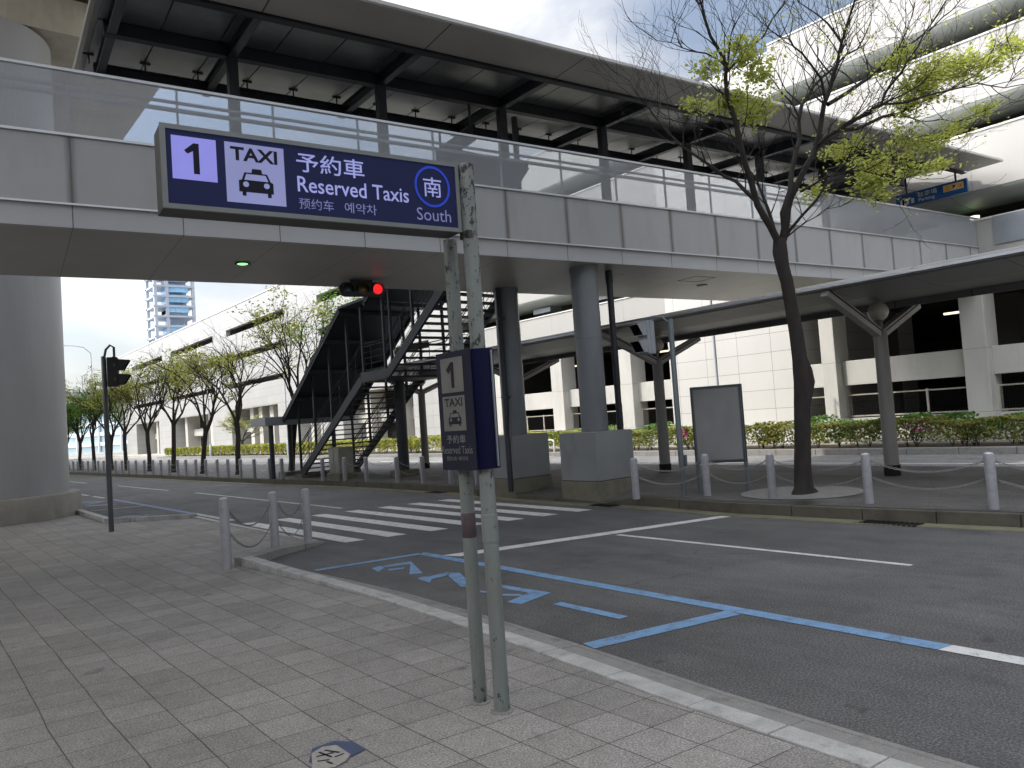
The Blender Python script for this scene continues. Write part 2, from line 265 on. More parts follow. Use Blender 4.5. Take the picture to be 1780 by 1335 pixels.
M=dict(
 asphalt=asphalt('asphalt',.09,(1.02,1,.99)), farroad=asphalt('worn_asphalt',.16,(1,.99,.96)), island=asphalt('island_paving',.088,(1.04,1,.95)),
 tile=tile_mat('paving_tile'),
 kerbw=plain('kerb_stone_white',(.46,.46,.44),.8,var=.2,scale=6,fine=.35,bump=.4,dirt=((.17,.165,.15),4,None,.9)),
 kerbg=plain('kerb_concrete',(.27,.265,.25),.85,var=.22,scale=4,fine=.4,bump=.4,dirt=((.07,.07,.06),4,None,.7)),
 kerbd=plain('mossy_kerb',(.115,.105,.082),.9,var=.35,scale=3,fine=.4,bump=.5,dirt=((.05,.055,.03),3,None,.7)),
 gutter=plain('mossy_gutter',(.19,.18,.115),.9,var=.3,scale=2.5,fine=.4,bump=.3,dirt=((.08,.08,.06),5,None,.7)),
 white=paint_line('white_road_paint',(.62,.62,.6),.75), whiteworn=paint_line('worn_white_road_paint',(.45,.45,.43),1.3),
 blue=paint_line('blue_road_paint',(.16,.305,.50),1.1), bluef=paint_line('faded_blue_road_paint',(.16,.24,.36),1.2),
 panel=grid_mat('bridge_cladding',(.40,.41,.425),1.2487,99,'A',.008,(.1,.1,.1),.45,.08,off=(-.5606,0),dirt=.14,streak=((.10,.092,.08),.95)),
 lip=grid_mat('bridge_lip',(.44,.45,.465),1.2487,99,'A',.007,(.12,.12,.12),.45,.06,off=(-.5606,0)),
 soffit=grid_mat('bridge_soffit',(.40,.385,.35),1.2487,99,'A',.006,(.16,.15,.14),.42,.08,off=(-.5606,0),dirt=.2),
 alu=plain('aluminium_trim',(.55,.56,.58),.35,.6,.08), 
 steel=plain('dark_steel',(.022,.025,.032),.5,.2,.25,5), steel2=plain('slate_steel',(.032,.038,.047),.5,.2,.2,5),
 roofpan=plain('roof_underside',(.20,.205,.21),.36,.55,.35,1.4,(1,1,1)), roofedge=grid_mat('roof_overhang',(.42,.40,.37),2.5,99,'A',.012,(.05,.05,.05),.42,.08,off=(-1.232,0),dirt=.2,metal=.15),
 rooftop=plain('roof_rim',(.55,.55,.54),.5),
 frit=frit_glass('dotted_glass'),
 colp=plain('pillar_paint',(.165,.18,.195),.38,.0,.1,1.2,(1,1,.3),dirt=((.09,.095,.1),2.5,(1,1,.2),.4)), colbig=plain('viaduct_column_paint',(.42,.435,.445),.4,0,.14,.5,(1,1,.22),dirt=((.3,.305,.3),1.3,(1,1,.12),.45),bump=.15),
 pedes=plain('pedestal_paint',(.21,.222,.23),.42,0,.1,1.5,dirt=((.12,.12,.11),3,(1,1,.3),.4)),
 conc=plain('concrete',(.34,.325,.29),.85,0,.18,1.2,bump=.35,dirt=((.2,.185,.15),2,(1,1,.35),.6)), viad=plain('viaduct_concrete',(.56,.52,.44),.85,0,.14,.8,bump=.3,dirt=((.34,.31,.25),1.2,(1,1,.4),.6)), concm=plain('mossy_concrete',(.19,.18,.135),.9,0,.25,3,fine=.3,bump=.5,dirt=((.07,.075,.045),3,None,.7)),
 face=grid_mat('white_cladding',(.50,.49,.462),1.34,.64,'Y',.009,(.22,.215,.2),.5,.05,dirt=.08), facel=grid_mat('left_wing_cladding',(.37,.37,.36),1.5,.66,'Y',.02,(.27,.27,.26),.5,.07,dirt=.12),
 band=grid_mat('parapet_cladding',(.345,.337,.318),2.2,99,'Y',.012,(.24,.235,.22),.5,.05,off=(.3,0),dirt=.06),
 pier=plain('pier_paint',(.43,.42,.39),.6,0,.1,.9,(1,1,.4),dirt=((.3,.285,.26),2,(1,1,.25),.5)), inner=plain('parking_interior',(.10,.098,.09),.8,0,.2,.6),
 soff2=plain('rounded_soffit_paint',(.25,.265,.245),.45,0,.1,.7),
 fence=plain('fence_frame',(.36,.34,.29),.5,.2,.1), 
 boll=plain('bollard_paint',(.30,.297,.32),.45,0,.12,6,dirt=((.2,.19,.2),14,None,.5),local=True), bollcap=plain('bollard_cap',(.5,.5,.52),.4,.2,.1), chain=plain('steel_chain',(.24,.235,.23),.45,.7,.2,30),
 pole=chipped('flaking_pole_paint',(.185,.205,.19)), signframe=plain('sign_frame',(.155,.165,.16),.4,.5,.1), signbody=plain('sign_case',(.04,.038,.034),.5,.3,.15),
 navy=emis('backlit_navy',(0.003, 0.0038, 0.015),1,(0.004, 0.005, 0.012)), lav=emis('backlit_lavender',(0.075, 0.075, 0.24),1,(0.12, 0.12, 0.18)), lav2=emis('backlit_pale',(0.068, 0.074, 0.155),1,(0.12, 0.125, 0.16)), ink=plain('sign_ink',(.012,.012,.02),.5),
 lavt=emis('backlit_lettering',(0.09, 0.1, 0.23),1,(0.15, 0.15, 0.2)), lavd=emis('dim_lettering',(0.045, 0.05, 0.12),1,(0.1, 0.1, 0.14)), ringb=emis('ring_blue',(0.006, 0.016, 0.15),1,(0.01, 0.02, 0.09)),
 ssign=plain('small_sign_face',(.020,.021,.034),.5,0,.15,8), ssbox=plain('small_sign_square',(.16,.157,.145),.5,0,.12,9), ssink=plain('small_sign_ink',(.02,.02,.025),.5), ssbody=plain('blue_housing',(.003,.004,.026),.45,0,.3,3,(1,1,.2)), sslet=plain('small_sign_lettering',(.17,.17,.165),.5),
 sigd=plain('dark_signal_housing',(.016,.017,.017),.5), sigg=plain('grey_signal_housing',(.30,.32,.35),.45), lens=plain('dark_lens',(.01,.01,.012),.2), red=emis('red_lamp',(1,.03,.035),.36,(.3,.01,.01)), amber=plain('amber_lens',(.10,.055,.008),.25), greenl=plain('blue_green_lens',(.01,.03,.04),.25),
 board=plain('blank_board',(.34,.345,.35),.22,.55,.18,1.1,(1,1,.5)), boardf=plain('board_frame',(.05,.058,.065),.5,.3,.1), boardp=plain('board_post',(.13,.15,.165),.45,.3,.1),
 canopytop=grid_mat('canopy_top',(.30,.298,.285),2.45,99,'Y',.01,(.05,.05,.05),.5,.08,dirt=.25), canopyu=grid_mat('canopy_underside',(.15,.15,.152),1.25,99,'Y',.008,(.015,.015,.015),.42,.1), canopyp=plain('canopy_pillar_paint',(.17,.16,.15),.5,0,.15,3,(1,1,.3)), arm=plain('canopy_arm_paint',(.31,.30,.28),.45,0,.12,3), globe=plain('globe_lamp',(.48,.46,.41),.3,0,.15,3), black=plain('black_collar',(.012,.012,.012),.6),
 bark=plain('bark',(.024,.020,.017),.9,0,.5,12,(1,1,.25),bump=.9,local=True), twig=plain('twig_bark',(.04,.028,.023),.85,0,.3,9,local=True), barkl=plain('lighter_bark',(.035,.029,.022),.9,0,.4,9,(1,1,.3),bump=.6,local=True),  # second bark tone, slightly lighter brown, for the street and far trees
 leaf=leaf_mat('young_leaf',(.42,.48,.08),(.60,.62,.17)), leafd=leaf_mat('spring_leaf',(.32,.36,.05),(.50,.50,.11)), leafg=leaf_mat('green_leaf',(.10,.22,.025),(.22,.36,.05)), 
 hedgey=leaf_mat('yellow_green_hedge_leaf',(.27,.28,.035),(.40,.38,.07),(.16,.2,.03)), hedgeo=leaf_mat('olive_hedge_leaf',(.16,.18,.03),(.36,.34,.08),(.10,.13,.02)), ivy=leaf_mat('ivy_leaf',(.05,.13,.02),(.13,.25,.04)), pink=leaf_mat('azalea_petal',(.55,.03,.22),(.7,.08,.33)),
 soil=plain('soil',(.07,.055,.04),.95,0,.3,4,bump=.5), ground=plain('distant_ground',(.22,.21,.19),.9,0,.15,.05),
 pblue=plain('parking_sign_blue',(.008,.075,.26),.4), pyel=plain('parking_sign_orange',(.72,.42,.10),.5), pwhite=plain('parking_sign_white',(.56,.56,.53),.5), pred=plain('parking_sign_red',(.4,.06,.02),.5),
 tubel=emis('lamp_tube',(1,.86,.6),.7,(.8,.8,.8)), gdown=emis('green_lamp',(.25,.9,.25),.8,(.3,.5,.3)), exitg=emis('green_exit_panel',(.05,.45,.2),.8,(.05,.2,.1)),
 towerf=plain('tower_frame',(.40,.45,.53),.6), towerg=plain('tower_glass',(.30,.55,.78),.25,.1,.2,.2), bgg=plain('pale_glass',(.42,.55,.62),.2,.2,.2,.15), bgw=plain('pale_cladding',(.62,.66,.70),.6),
 cab=plain('cabinet_paint',(.27,.265,.235),.6,0,.12,3,dirt=((.12,.11,.09),5,(1,1,.4),.6)), lamp=plain('lamp_post_paint',(.42,.45,.47),.45,.3,.08), stick=plain('worn_sticker_blue',(.05,.07,.13),.6,0,.2,20), stickw=plain('worn_sticker_white',(.30,.29,.26),.7,0,.15,30),
 redpost=plain('faded_red_band',(.075,.055,.058),.6,0,.2,20), galv=plain('galvanised_panel',(.24,.26,.28),.42,.3,.12,1.5),
)
# ------------------------------------------------------------------ camera
H=1.6
SL=.0693; PITCH=math.atan((725-667.5)*math.cos(math.atan(SL))/1337); ROLL=math.atan(SL); TH=rad(38.9)
fw0=Vector((math.sin(TH),math.cos(TH),0)); r0=Vector((math.cos(TH),-math.sin(TH),0)); u0=Vector((0,0,1))
fw=fw0*math.cos(PITCH)+u0*math.sin(PITCH); up=u0*math.cos(PITCH)-fw0*math.sin(PITCH)
cR=math.cos(ROLL)*r0-math.sin(ROLL)*up; cU=math.sin(ROLL)*r0+math.cos(ROLL)*up
cam=bpy.data.cameras.new('Camera'); [dull(M[k_],.12) for k_ in ('ssign','ssbody','ssbox','ssink','black','lens','ink')]; co=bpy.data.objects.new('Camera',cam); COL.objects.link(co); scn.camera=co
cam.sensor_width=36; cam.lens=36*1337/1780; cam.clip_end=5000; cam.clip_start=.05
mw=Matrix.Identity(4)
for i in range(3): mw[i][0]=cR[i]; mw[i][1]=cU[i]; mw[i][2]=-fw[i]
mw[0][3]=0;mw[1][3]=0;mw[2][3]=H; co.matrix_world=mw
scn.render.resolution_x=1024; scn.render.resolution_y=768
# ------------------------------------------------------------------ light
w=bpy.data.worlds.new('World'); scn.world=w; w.use_nodes=True; nt=w.node_tree; n=N(nt); bg=nt.nodes['Background']
SUN_EL=rad(52); sv=Vector((-math.cos(rad(25)),math.sin(rad(25)),0))*math.cos(SUN_EL)+Vector((0,0,math.sin(SUN_EL)))
sky=n.new('ShaderNodeTexSky',sky_type='NISHITA'); sky.sun_disc=False; sky.sun_elevation=SUN_EL; sky.sun_rotation=math.atan2(sv.x,sv.y); sky.air_density=1.3; sky.dust_density=2.2; sky.ozone_density=1.5
tc=n.new('ShaderNodeTexCoord'); mp=n.new('ShaderNodeMapping'); mp.inputs['Scale'].default_value=(1,1,2.6); mp.inputs['Location'].default_value=(3.1,.4,.2); n.link(tc.outputs['Generated'],mp.inputs['Vector'])
cn=n.new('ShaderNodeTexNoise'); cn.inputs['Scale'].default_value=2.1; cn.inputs['Detail'].default_value=7; cn.inputs['Roughness'].default_value=.52; cn.inputs['Distortion'].default_value=.6; n.link(mp.outputs[0],cn.inputs['Vector'])
msk=n.ramp(cn.outputs['Fac'],[(.34,0.25),(.60,1.)])
cloud=n.mix(n.ramp(cn.outputs['Fac'],[(.38,0.),(.62,1.)]),(4.5,4.65,5.15),(6.7,6.65,6.65))
# thin cloud is brighter round the sun
dp=n.new('ShaderNodeVectorMath',operation='DOT_PRODUCT'); n.link(tc.outputs['Generated'],dp.inputs[0]); dp.inputs[1].default_value=tuple(sv)
gl=n.math('MULTIPLY_ADD',n.math('POWER',n.math('MAXIMUM',dp.outputs['Value'],0.),2.2),5.5,1.)
gc=n.new('ShaderNodeCombineColor')
for i_ in range(3): n.link(gl,gc.inputs[i_])
vm=n.new('ShaderNodeVectorMath',operation='MULTIPLY'); n.link(n.mix(msk,sky.outputs[0],cloud),vm.inputs[0]); n.link(gc.outputs[0],vm.inputs[1])
n.link(vm.outputs[0],bg.inputs['Color']); bg.inputs['Strength'].default_value=.06
sd=bpy.data.lights.new('Sun','SUN'); sd.energy=1.5; sd.angle=rad(.55); sd.color=(1,.955,.88); so=bpy.data.objects.new('Sun',sd); COL.objects.link(so); so.rotation_euler=sv.to_track_quat('Z','Y').to_euler()
scn.view_settings.view_transform='Standard'; scn.view_settings.look='None'; scn.view_settings.gamma=1; scn.view_settings.exposure=1.38
# ------------------------------------------------------------------ bridge frame
A=Vector((.99492,-.10063,0)); NN=Vector((.10063,.99492,0))
def B(a,n_,z): return A*a+NN*n_+Vector((0,0,z))
# ================================================================== SETTING
def lerp(tab,y):
    for (a,b),(c,d) in zip(tab,tab[1:]):
        if y<=c: return b+(d-b)*max(0,(y-a))/(c-a)
    return tab[-1][1]
MB().box(-1500,1500,-1500,1500,-.5,-.06).build('ground',M['ground'])['kind']='structure'
o=MB().box(-3,15.9,-30,140,-.3,0).build('road',M['asphalt']); o['kind']='structure'
o=MB().box(15.3,19.42,-30,140,-.3,.004).build('far_road',M['farroad']); o['kind']='structure'
# pavement on our side: outline along the kerb (x,y)
EDGE=[(3.12,-12),(3.14,.0),(3.15,1.7),(3.19,2.7),(3.30,4.0),(3.37,5.2),(3.40,6.5),(3.36,7.6),(3.30,8.5),(3.24,9.55),(3.85,10.05),(4.25,10.25),(4.62,10.5),(4.62,13.5),(4.62,16.2),(3.30,17.45),(3.36,21),(3.36,60),(3.36,120)]
MB().prism(EDGE+[(-30,120),(-30,-12)],-.2,.02).build('pavement',M['tile'])['kind']='structure'
def kerbrun(name,pts,w0,w1,hs,mat,seg=.6,z0=-.05,gap=.012):
    """stones along a line; w0..w1 offset to the right of travel, tops follow hs"""
    mb=MB(); L=0; P=[Vector((x,y,0)) for x,y in pts]
    for i in range(len(P)-1):
        a,b=P[i],P[i+1]; d=(b-a); ln=d.length; d.normalize(); nrm=Vector((d.y,-d.x,0)); k=max(1,round(ln/seg))
        for j in range(k):
            s0=j/k*ln+gap/2; s1=(j+1)/k*ln-gap/2; h0=hs[i]+(hs[i+1]-hs[i])*j/k; h1=hs[i]+(hs[i+1]-hs[i])*(j+1)/k
            p,q=a+d*s0,a+d*s1
            vs=[p+nrm*w0,p+nrm*w1,q+nrm*w1,q+nrm*w0]
            mb.add([(*v.xy,z0) for v in vs]+[(*vs[0].xy,h0),(*vs[1].xy,h0-.006),(*vs[2].xy,h1-.006),(*vs[3].xy,h1)],[(3,2,1,0),(4,5,6,7),(0,1,5,4),(1,2,6,5),(2,3,7,6),(3,0,4,7)])
    return mb.build(name,mat,bevel=.006)
e1=EDGE[:10]; o=kerbrun('kerb',e1,.012,.17,[.026,.026,.026,.026,.027,.03,.042,.06,.085,.12],M['kerbw'],.62); o['kind']='structure'
o=kerbrun('gutter',e1,.18,.30,[.012]*10,M['kerbg'],.62,gap=.006); o['kind']='structure'
o=kerbrun('gutter',e1,.305,.36,[.007]*10,M['kerbg'],2.4,gap=.004); o['kind']='structure'
o=kerbrun('kerb',[(3.20,9.58),(3.85,10.08),(4.25,10.28),(4.64,10.5)],-.02,.2,[.12,.10,.07,.03],M['kerbg'],.5); o['kind']='structure'
o=kerbrun('kerb',[(4.64,10.55),(4.64,13.5),(4.64,16.2)],.0,.1,[.026,.03,.05],M['kerbw'],.6); o['kind']='structure'
o=kerbrun('kerb',[(4.66,16.2),(3.30,17.5),(3.34,21),(3.36,60)],-.02,.12,[.10,.12,.12,.12],M['kerbw'],.6); o['kind']='structure'
# island with its kerb
IE=[(-30,9.62),(3.2,9.62),(4.9,9.45),(6.8,9.36),(7.8,9.45),(8.7,9.5),(9.4,9.42),(13.2,9.5),(14.2,9.75),(20,9.72),(24,9.35),(28,9.15),(33,8.98),(37,8.85),(41,8.6),(45,8.45),(50,8.22),(56,8.0),(70,7.4),(120,5)]
def kh(y): return .03 if 8.9<y<13 else .15
mb=MB(); ys=[a for a,b in IE]
vs=[];fs=[]
for y in ys:
    x=lerp(IE,y); h=kh(y); inn=x+.16
    wid=15.15 if y<26 else max(13.2,15.15-(y-26)*.1)
    vs+=[(x+.15,y,h),(x+.75,y,.15),(wid-.12,y,.15)]
for i in range(len(ys)-1):
    for j in range(2): fs.append((i*3+j,i*3+j+1,i*3+j+4,i*3+j+3))
mb.add(vs,fs); o=mb.build('island_pavement',M['island']); o['kind']='structure'
o=kerbrun('island_kerb',[(b,a) for a,b in IE],.0,.15,[kh(a) for a,b in IE],M['kerbd'],.9,gap=.01); o['kind']='structure'
o=kerbrun('island_gutter',[(b,a) for a,b in IE],-.3,-.01,[.012]*len(IE),M['gutter'],1.2,gap=.01); o['kind']='structure'
mb=MB(); 
for i in range(len(ys)-1):
    y0,y1=ys[i],ys[i+1]; f=lambda y:15.15 if y<26 else max(13.2,15.15-(y-26)*.1)
    mb.prism([(f(y0)-.12,y0),(f(y0)+.03,y0),(f(y1)+.03,y1),(f(y1)-.12,y1)],-.05,.148)
mb.build('island_kerb',M['kerbg'])['kind']='structure'
# planting verge and terrace by the car park
o=MB().box(19.55,21.25,-20,78,-.1,.16).build('planting_bed',M['soil']); o['kind']='structure'
mb=MB()
for k in range(82): y=-20+k*1.2; mb.box(19.4,19.55,y+.006,y+1.194,-.1,.17)
mb.build('verge_kerb',M['kerbg'],bevel=.01)['kind']='structure'
o=MB().box(21.25,60,-40,110,-.2,.2).build('terrace',M['conc']); o['kind']='structure'
# ---- painted markings (4 mm sheets)
def sheet(name,polys,mat,z=.004):
    mb=MB()
    for p in polys: mb.add([(x,y,z) for x,y in p],[tuple(range(len(p)))])
    o=mb.build(name,mat)
    for p in o.data.polygons:
        if p.normal.z<0: p.flip()
    return tag(o,kind='structure')
def ln(p,q,w):
    p=Vector(p);q=Vector(q);d=(q-p).normalized();s=Vector((-d.y,d.x))*w/2; return [p-s,q-s,q+s,p+s]
st=[]
nx=[4.90,5.50,6.13,6.75,7.36,7.95,8.56]; 
for i,x in enumerate(nx):
    x0n=x; x1n=x+.28; ny=10.05-(x-4.9)*.245
    fx0=4.85+(x-4.9)*1.03; fy=14.2-(x-4.9)*.225
    st.append([(x0n,ny),(x1n,ny-.06),(fx0+.26,fy-.06),(fx0,fy)])
sheet('crosswalk_stripes',st,M['white'])
sheet('stop_line',[[(5.17,7.60),(9.08,6.58),(9.08,6.76),(5.08,7.86)]],M['white'])
sheet('lane_line',[[(7.15,6.98),(7.15,3.3),(7.22,3.3),(7.23,6.96)]],M['white'])
sheet('worn_lane_line',[ln((7.0,14.4),(6.95,24),.09),ln((6.85,26.5),(6.7,33),.09),ln((6.5,38),(6.4,44),.1)],M['whiteworn'])
sheet('blue_bay_line',[[(4.93,2.16),(5.07,2.13),(5.09,8.28),(4.96,8.16)],ln((3.72,8.43),(5.0,8.22),.11),ln((3.66,3.90),(4.93,3.63),.15),ln((4.33,4.97),(4.33,4.2),.1)],M['blue'],.0045)
sheet('white_bay_line',[[(4.95,-3),(5.09,-3),(5.07,2.125),(4.93,2.155)]],M['white'],.0045)
sheet('blue_bay_line',[ln((4.94,25),(4.97,17.4),.13)],M['bluef'],.0045)
sheet('white_bay_line',[ln((4.98,17.35),(4.98,14.9),.13),ln((3.75,21.6),(4.88,21.2),.1),ln((3.6,17.6),(4.93,17.15),.1),ln((4.85,30),(4.87,28.3),.12),ln((4.88,27.6),(4.93,26.2),.12)],M['whiteworn'],.0042)
# the painted katakana of the taxi bay
sheet('painted_lettering',[
 [(4.11,7.66),(4.17,7.92),(4.28,7.97),(4.33,7.92),(4.29,7.83)],[(4.27,7.83),(4.33,7.95),(4.66,7.88),(4.57,7.74)],[(4.57,7.74),(4.66,7.88),(4.36,7.14),(4.24,7.22)],[(4.21,7.62),(4.26,7.70),(4.43,7.62),(4.37,7.56)],
 [(4.14,6.66),(4.17,6.94),(4.25,6.99),(4.30,6.92),(4.24,6.78)],[(4.24,6.79),(4.31,6.93),(4.55,6.94),(4.47,6.80)],[(4.45,6.80),(4.53,6.92),(4.60,6.79),(4.42,6.40),(4.25,6.18),(4.22,6.24)],
 [(4.40,6.02),(4.49,6.02),(4.56,5.30),(4.44,5.45)],[(4.44,5.47),(4.56,5.30),(4.13,5.20),(4.10,5.36)],[(4.21,5.60),(4.25,5.66),(4.36,5.50),(4.33,5.42)],[(4.18,5.88),(4.22,5.93),(4.31,5.74),(4.25,5.70)]],M['blue'])
sheet('painted_lettering',[ln((4.0,25.6),(4.6,24.6),.22),ln((4.6,24.6),(4.1,24.2),.16),ln((4.0,23.6),(4.55,22.9),.22),ln((3.9,18.9),(4.3,18.3),.2),ln((4.3,18.6),(3.95,17.9),.14)],M['bluef'])
sheet('far_lane_line',[ln((15.75,-8),(15.72,8.6),.09),ln((15.75,12),(15.7,17.5),.09),ln((17.1,9),(17.1,13.2),.09),ln((17.1,4.2),(17.1,8),.09),ln((17.1,16),(17.1,22),.09),ln((17.1,25),(17.1,31),.09),ln((17.0,35),(16.9,42),.1)],M['white'],.008)
mb=MB()
for (y0_,y1_) in ((4.15,4.85),(9.0,9.55),(14.6,15.2)):
    x_=lerp(IE,(y0_+y1_)/2)
    for k in range(12): y=y0_+(y1_-y0_)*k/12; mb.box(x_-.29,x_-.05,y,y+(y1_-y0_)/12*.55,.008,.018)
o=mb.build('drain_grates',M['black']); o['kind']='structure'
# worn floor sticker by the camera
sheet('floor_sticker',[[(1.50,3.60),(1.58,3.74),(1.70,3.74),(1.76,3.66),(1.76,3.52),(1.66,3.50)]],M['stick'],.0245)
sheet('floor_sticker',[[(1.50,3.56),(1.55,3.68),(1.62,3.71),(1.68,3.68),(1.68,3.52),(1.63,3.47),(1.56,3.45),(1.47,3.5)]],M['stickw'],.027)
sheet('floor_sticker',[ln((1.55,3.62),(1.63,3.60),.012),ln((1.58,3.66),(1.60,3.56),.012),ln((1.61,3.66),(1.65,3.58),.012),ln((1.53,3.57),(1.58,3.54),.01),ln((1.56,3.53),(1.57,3.49),.012),ln((1.61,3.55),(1.66,3.55),.01)],M['ink'],.029)
# round tree grate and manhole
mb=MB(); mb.lathe((10.72,6.48,0),[(.02,.152),(.86,.152),(.88,.158)],48); o=mb.build('tree_grate',M['kerbg'],smooth=True); tag(o,'round concrete tree grate in the paving around the foreground tree','tree grate')

# ================================================================== LETTERING
def text(body,o_,ax,up_,u0,u1,v0,v1,mat,parent,name='lettering',bold=0,off=.003):
    """text fitted into the rectangle u0..u1, v0..v1 of a plane"""
    c=bpy.data.curves.new('t','FONT'); c.body=body; c.size=1; c.offset=bold; c.resolution_u=3
    t=bpy.data.objects.new('t',c); COL.objects.link(t); bpy.context.view_layer.update()
    dg=bpy.context.evaluated_depsgraph_get(); me=bpy.data.meshes.new_from_object(t.evaluated_get(dg))
    COL.objects.unlink(t); bpy.data.objects.remove(t)
    xs=[v.co.x for v in me.vertices]; ys_=[v.co.y for v in me.vertices]
    x0,x1,y0,y1=min(xs),max(xs),min(ys_),max(ys_); ax=Vector(ax);up_=Vector(up_);nn=ax.cross(up_); O=Vector(o_)
    q=parent; po=Vector((0,0,0))
    while q is not None: po+=q.location; q=q.parent
    for v in me.vertices:
        v.co=O+ax*(u0+(v.co.x-x0)/(x1-x0)*(u1-u0))+up_*(v0+(v.co.y-y0)/(y1-y0)*(v1-v0))+nn*off-po
    me.materials.clear(); me.materials.append(mat)
    ob=bpy.data.objects.new(name,me); COL.objects.link(ob); ob.parent=parent; return ob
def plate(polys,o_,ax,up_,mat,parent,name,off=.002):
    ax=Vector(ax);up_=Vector(up_);nn=ax.cross(up_);O=Vector(o_);mb=MB()
    for p in polys: mb.add([O+ax*u+up_*v+nn*off for u,v in p],[tuple(range(len(p)))])
    return mb.build(name,mat,parent)
def circ(u,v,r,k=40,ry=None): return [(u+r*math.cos(2*math.pi*i/k),v+(ry or r)*math.sin(2*math.pi*i/k)) for i in range(k)]
def ring(u,v,r,ry,t,o_,ax,up_,mat,parent,name,off=.003,k=56):
    ax=Vector(ax);up_=Vector(up_);nn=ax.cross(up_);O=Vector(o_)
    a=circ(u,v,r,k,ry);b=circ(u,v,r-t,k,ry-t);vs=[O+ax*x+up_*y+nn*off for x,y in a+b]
    return MB().add(vs,[(i,(i+1)%k,k+(i+1)%k,k+i) for i in range(k)]).build(name,mat,parent)
def rect(a,b,c,d): return [(a,c),(b,c),(b,d),(a,d)]
def taxi_icon(o_,ax,up_,u,v,s,sy,mat,lite,parent,off):
    P=lambda pts:[(u+x*s,v+y*sy) for x,y in pts]
    body=P([(0,.1),(0,.62),(.06,.66),(.94,.66),(1,.60),(1,.1),(.93,.1),(.93,-.08),(.82,-.08),(.82,.1),(.2,.1),(.2,-.08),(.09,-.08),(.09,.1)])
    roof=P([(.08,.64),(.17,1.02),(.37,1.02),(.40,1.22),(.66,1.22),(.69,1.02),(.83,1.02),(.93,.64)])
    plate([body,roof],o_,ax,up_,mat,parent,'taxi_symbol',off)
    plate([P([(.155,.665),(.22,.95),(.78,.95),(.855,.665)]),[(u+.2*s+.085*s*math.cos(t/12*math.pi),v+.46*sy+.13*sy*math.sin(t/12*math.pi)) for t in range(24)],[(u+.8*s+.085*s*math.cos(t/12*math.pi),v+.46*sy+.13*sy*math.sin(t/12*math.pi)) for t in range(24)]],o_,ax,up_,lite,parent,'taxi_symbol_gap',off+.001)
# ---- big hanging sign on the twin posts
SO=Vector((.96,3.57,2.635)); SA=A.copy(); UZ=Vector((0,0,1)); SN=SA.cross(UZ)   # SN points at us
ts=thing('taxi_sign',tuple(SO),'long dark blue backlit reserved taxi sign with number 1 hung on the twin posts','sign')
mb=MB(); mb.obox(SO-SN*.15+SA*.0,SA*1.52,SN*.145,UZ*.385); mb.build('sign_case',M['signbody'],ts,bevel=.006)
fr=MB(); D=.012
fr.obox(SO-SN*.006,SA*1.52,SN*(.006+D),UZ*.022); fr.obox(SO-SN*.006+UZ*.363,SA*1.52,SN*(.006+D),UZ*.022); fr.obox(SO-SN*.006+UZ*.022,SA*.022,SN*(.006+D),UZ*.341); fr.obox(SO-SN*.006+UZ*.022+SA*1.498,SA*.022,SN*(.006+D),UZ*.341)
fr.build('sign_frame',M['signframe'],ts)
face=MB().obox(SO+SA*.022+UZ*.022-SN*.004,SA*1.476,SN*.006,UZ*.341).build('sign_face',M['navy'],ts)
F0=SO+SN*.0025
plate([rect(.046,.239,.139,.338)],F0,SA,UZ,M['lav'],face,'number_square',.001)
plate([[(.099,.273),(.113,.2585),(.137,.273),(.137,.168),(.163,.168),(.163,.310),(.140,.310)]],F0,SA,UZ,M['ink'],face,'number_one',.003)
plate([rect(.277,.553,.055,.340)],F0,SA,UZ,M['lav2'],face,'taxi_square',.001)
text('TAXI',F0,SA,UZ,.302,.520,.256,.321,M['ink'],face,bold=.03)
taxi_icon(F0,SA,UZ,.334,.098,.161,.102,M['ink'],M['lav2'],face,.003)
text('予約車',F0,SA,UZ,.613,.966,.236,.334,M['lavt'],face,bold=.008)
text('Reserved Taxis',F0,SA,UZ,.613,1.21,.136,.214,M['lavt'],face,bold=.008)
text('预约车',F0,SA,UZ,.615,.791,.052,.106,M['lavd'],face)
text('예약차',F0,SA,UZ,.849,1.022,.052,.106,M['lavd'],face)
ring(1.356,.239,.107,.113,.013,F0,SA,UZ,M['ringb'],face,'ring')
text('南',F0,SA,UZ,1.301,1.41,.182,.290,M['lavt'],face,bold=.004)
text('South',F0,SA,UZ,1.252,1.458,.050,.118,M['lavd'],face,bold=.0)
# ---- the two posts
for (y,zt,r,lab) in ((3.4,3.02,.0425,'taller flaking grey-green sign post on the right of the pair'),(3.6,2.64,.0395,'shorter flaking grey-green sign post on the left, ending under the big sign')):
    p=thing('sign_post',(2.52,y,.02),lab,'post','twin sign posts')
    MB().lathe((2.52,y,0),[(r,.0),(r,zt-.004),(r-.008,zt)],28).build('pole',M['pole'],p,smooth=True)
    MB().lathe((2.52,y,0),[(r+.022,.0),(r+.018,.026),(r+.002,.03)],28).build('base_ring',M['kerbg'],p,smooth=True)
    if y==3.4:
        MB().lathe((2.52,y,0),[(r+.001,.93),(r+.0035,.932),(r+.0035,1.08),(r+.001,1.083)],28).build('tape_band',M['pole'],p,smooth=True)
        MB().box(2.478,2.53,3.36,3.44,2.60,2.64).build('sign_bracket',M['signbody'],p)
    else:
        MB().lathe((2.52,y,0),[(r+.0005,.94),(r+.002,.942),(r+.002,1.075),(r+.0005,1.078)],28).build('tape_band',M['redpost'],p,smooth=True)
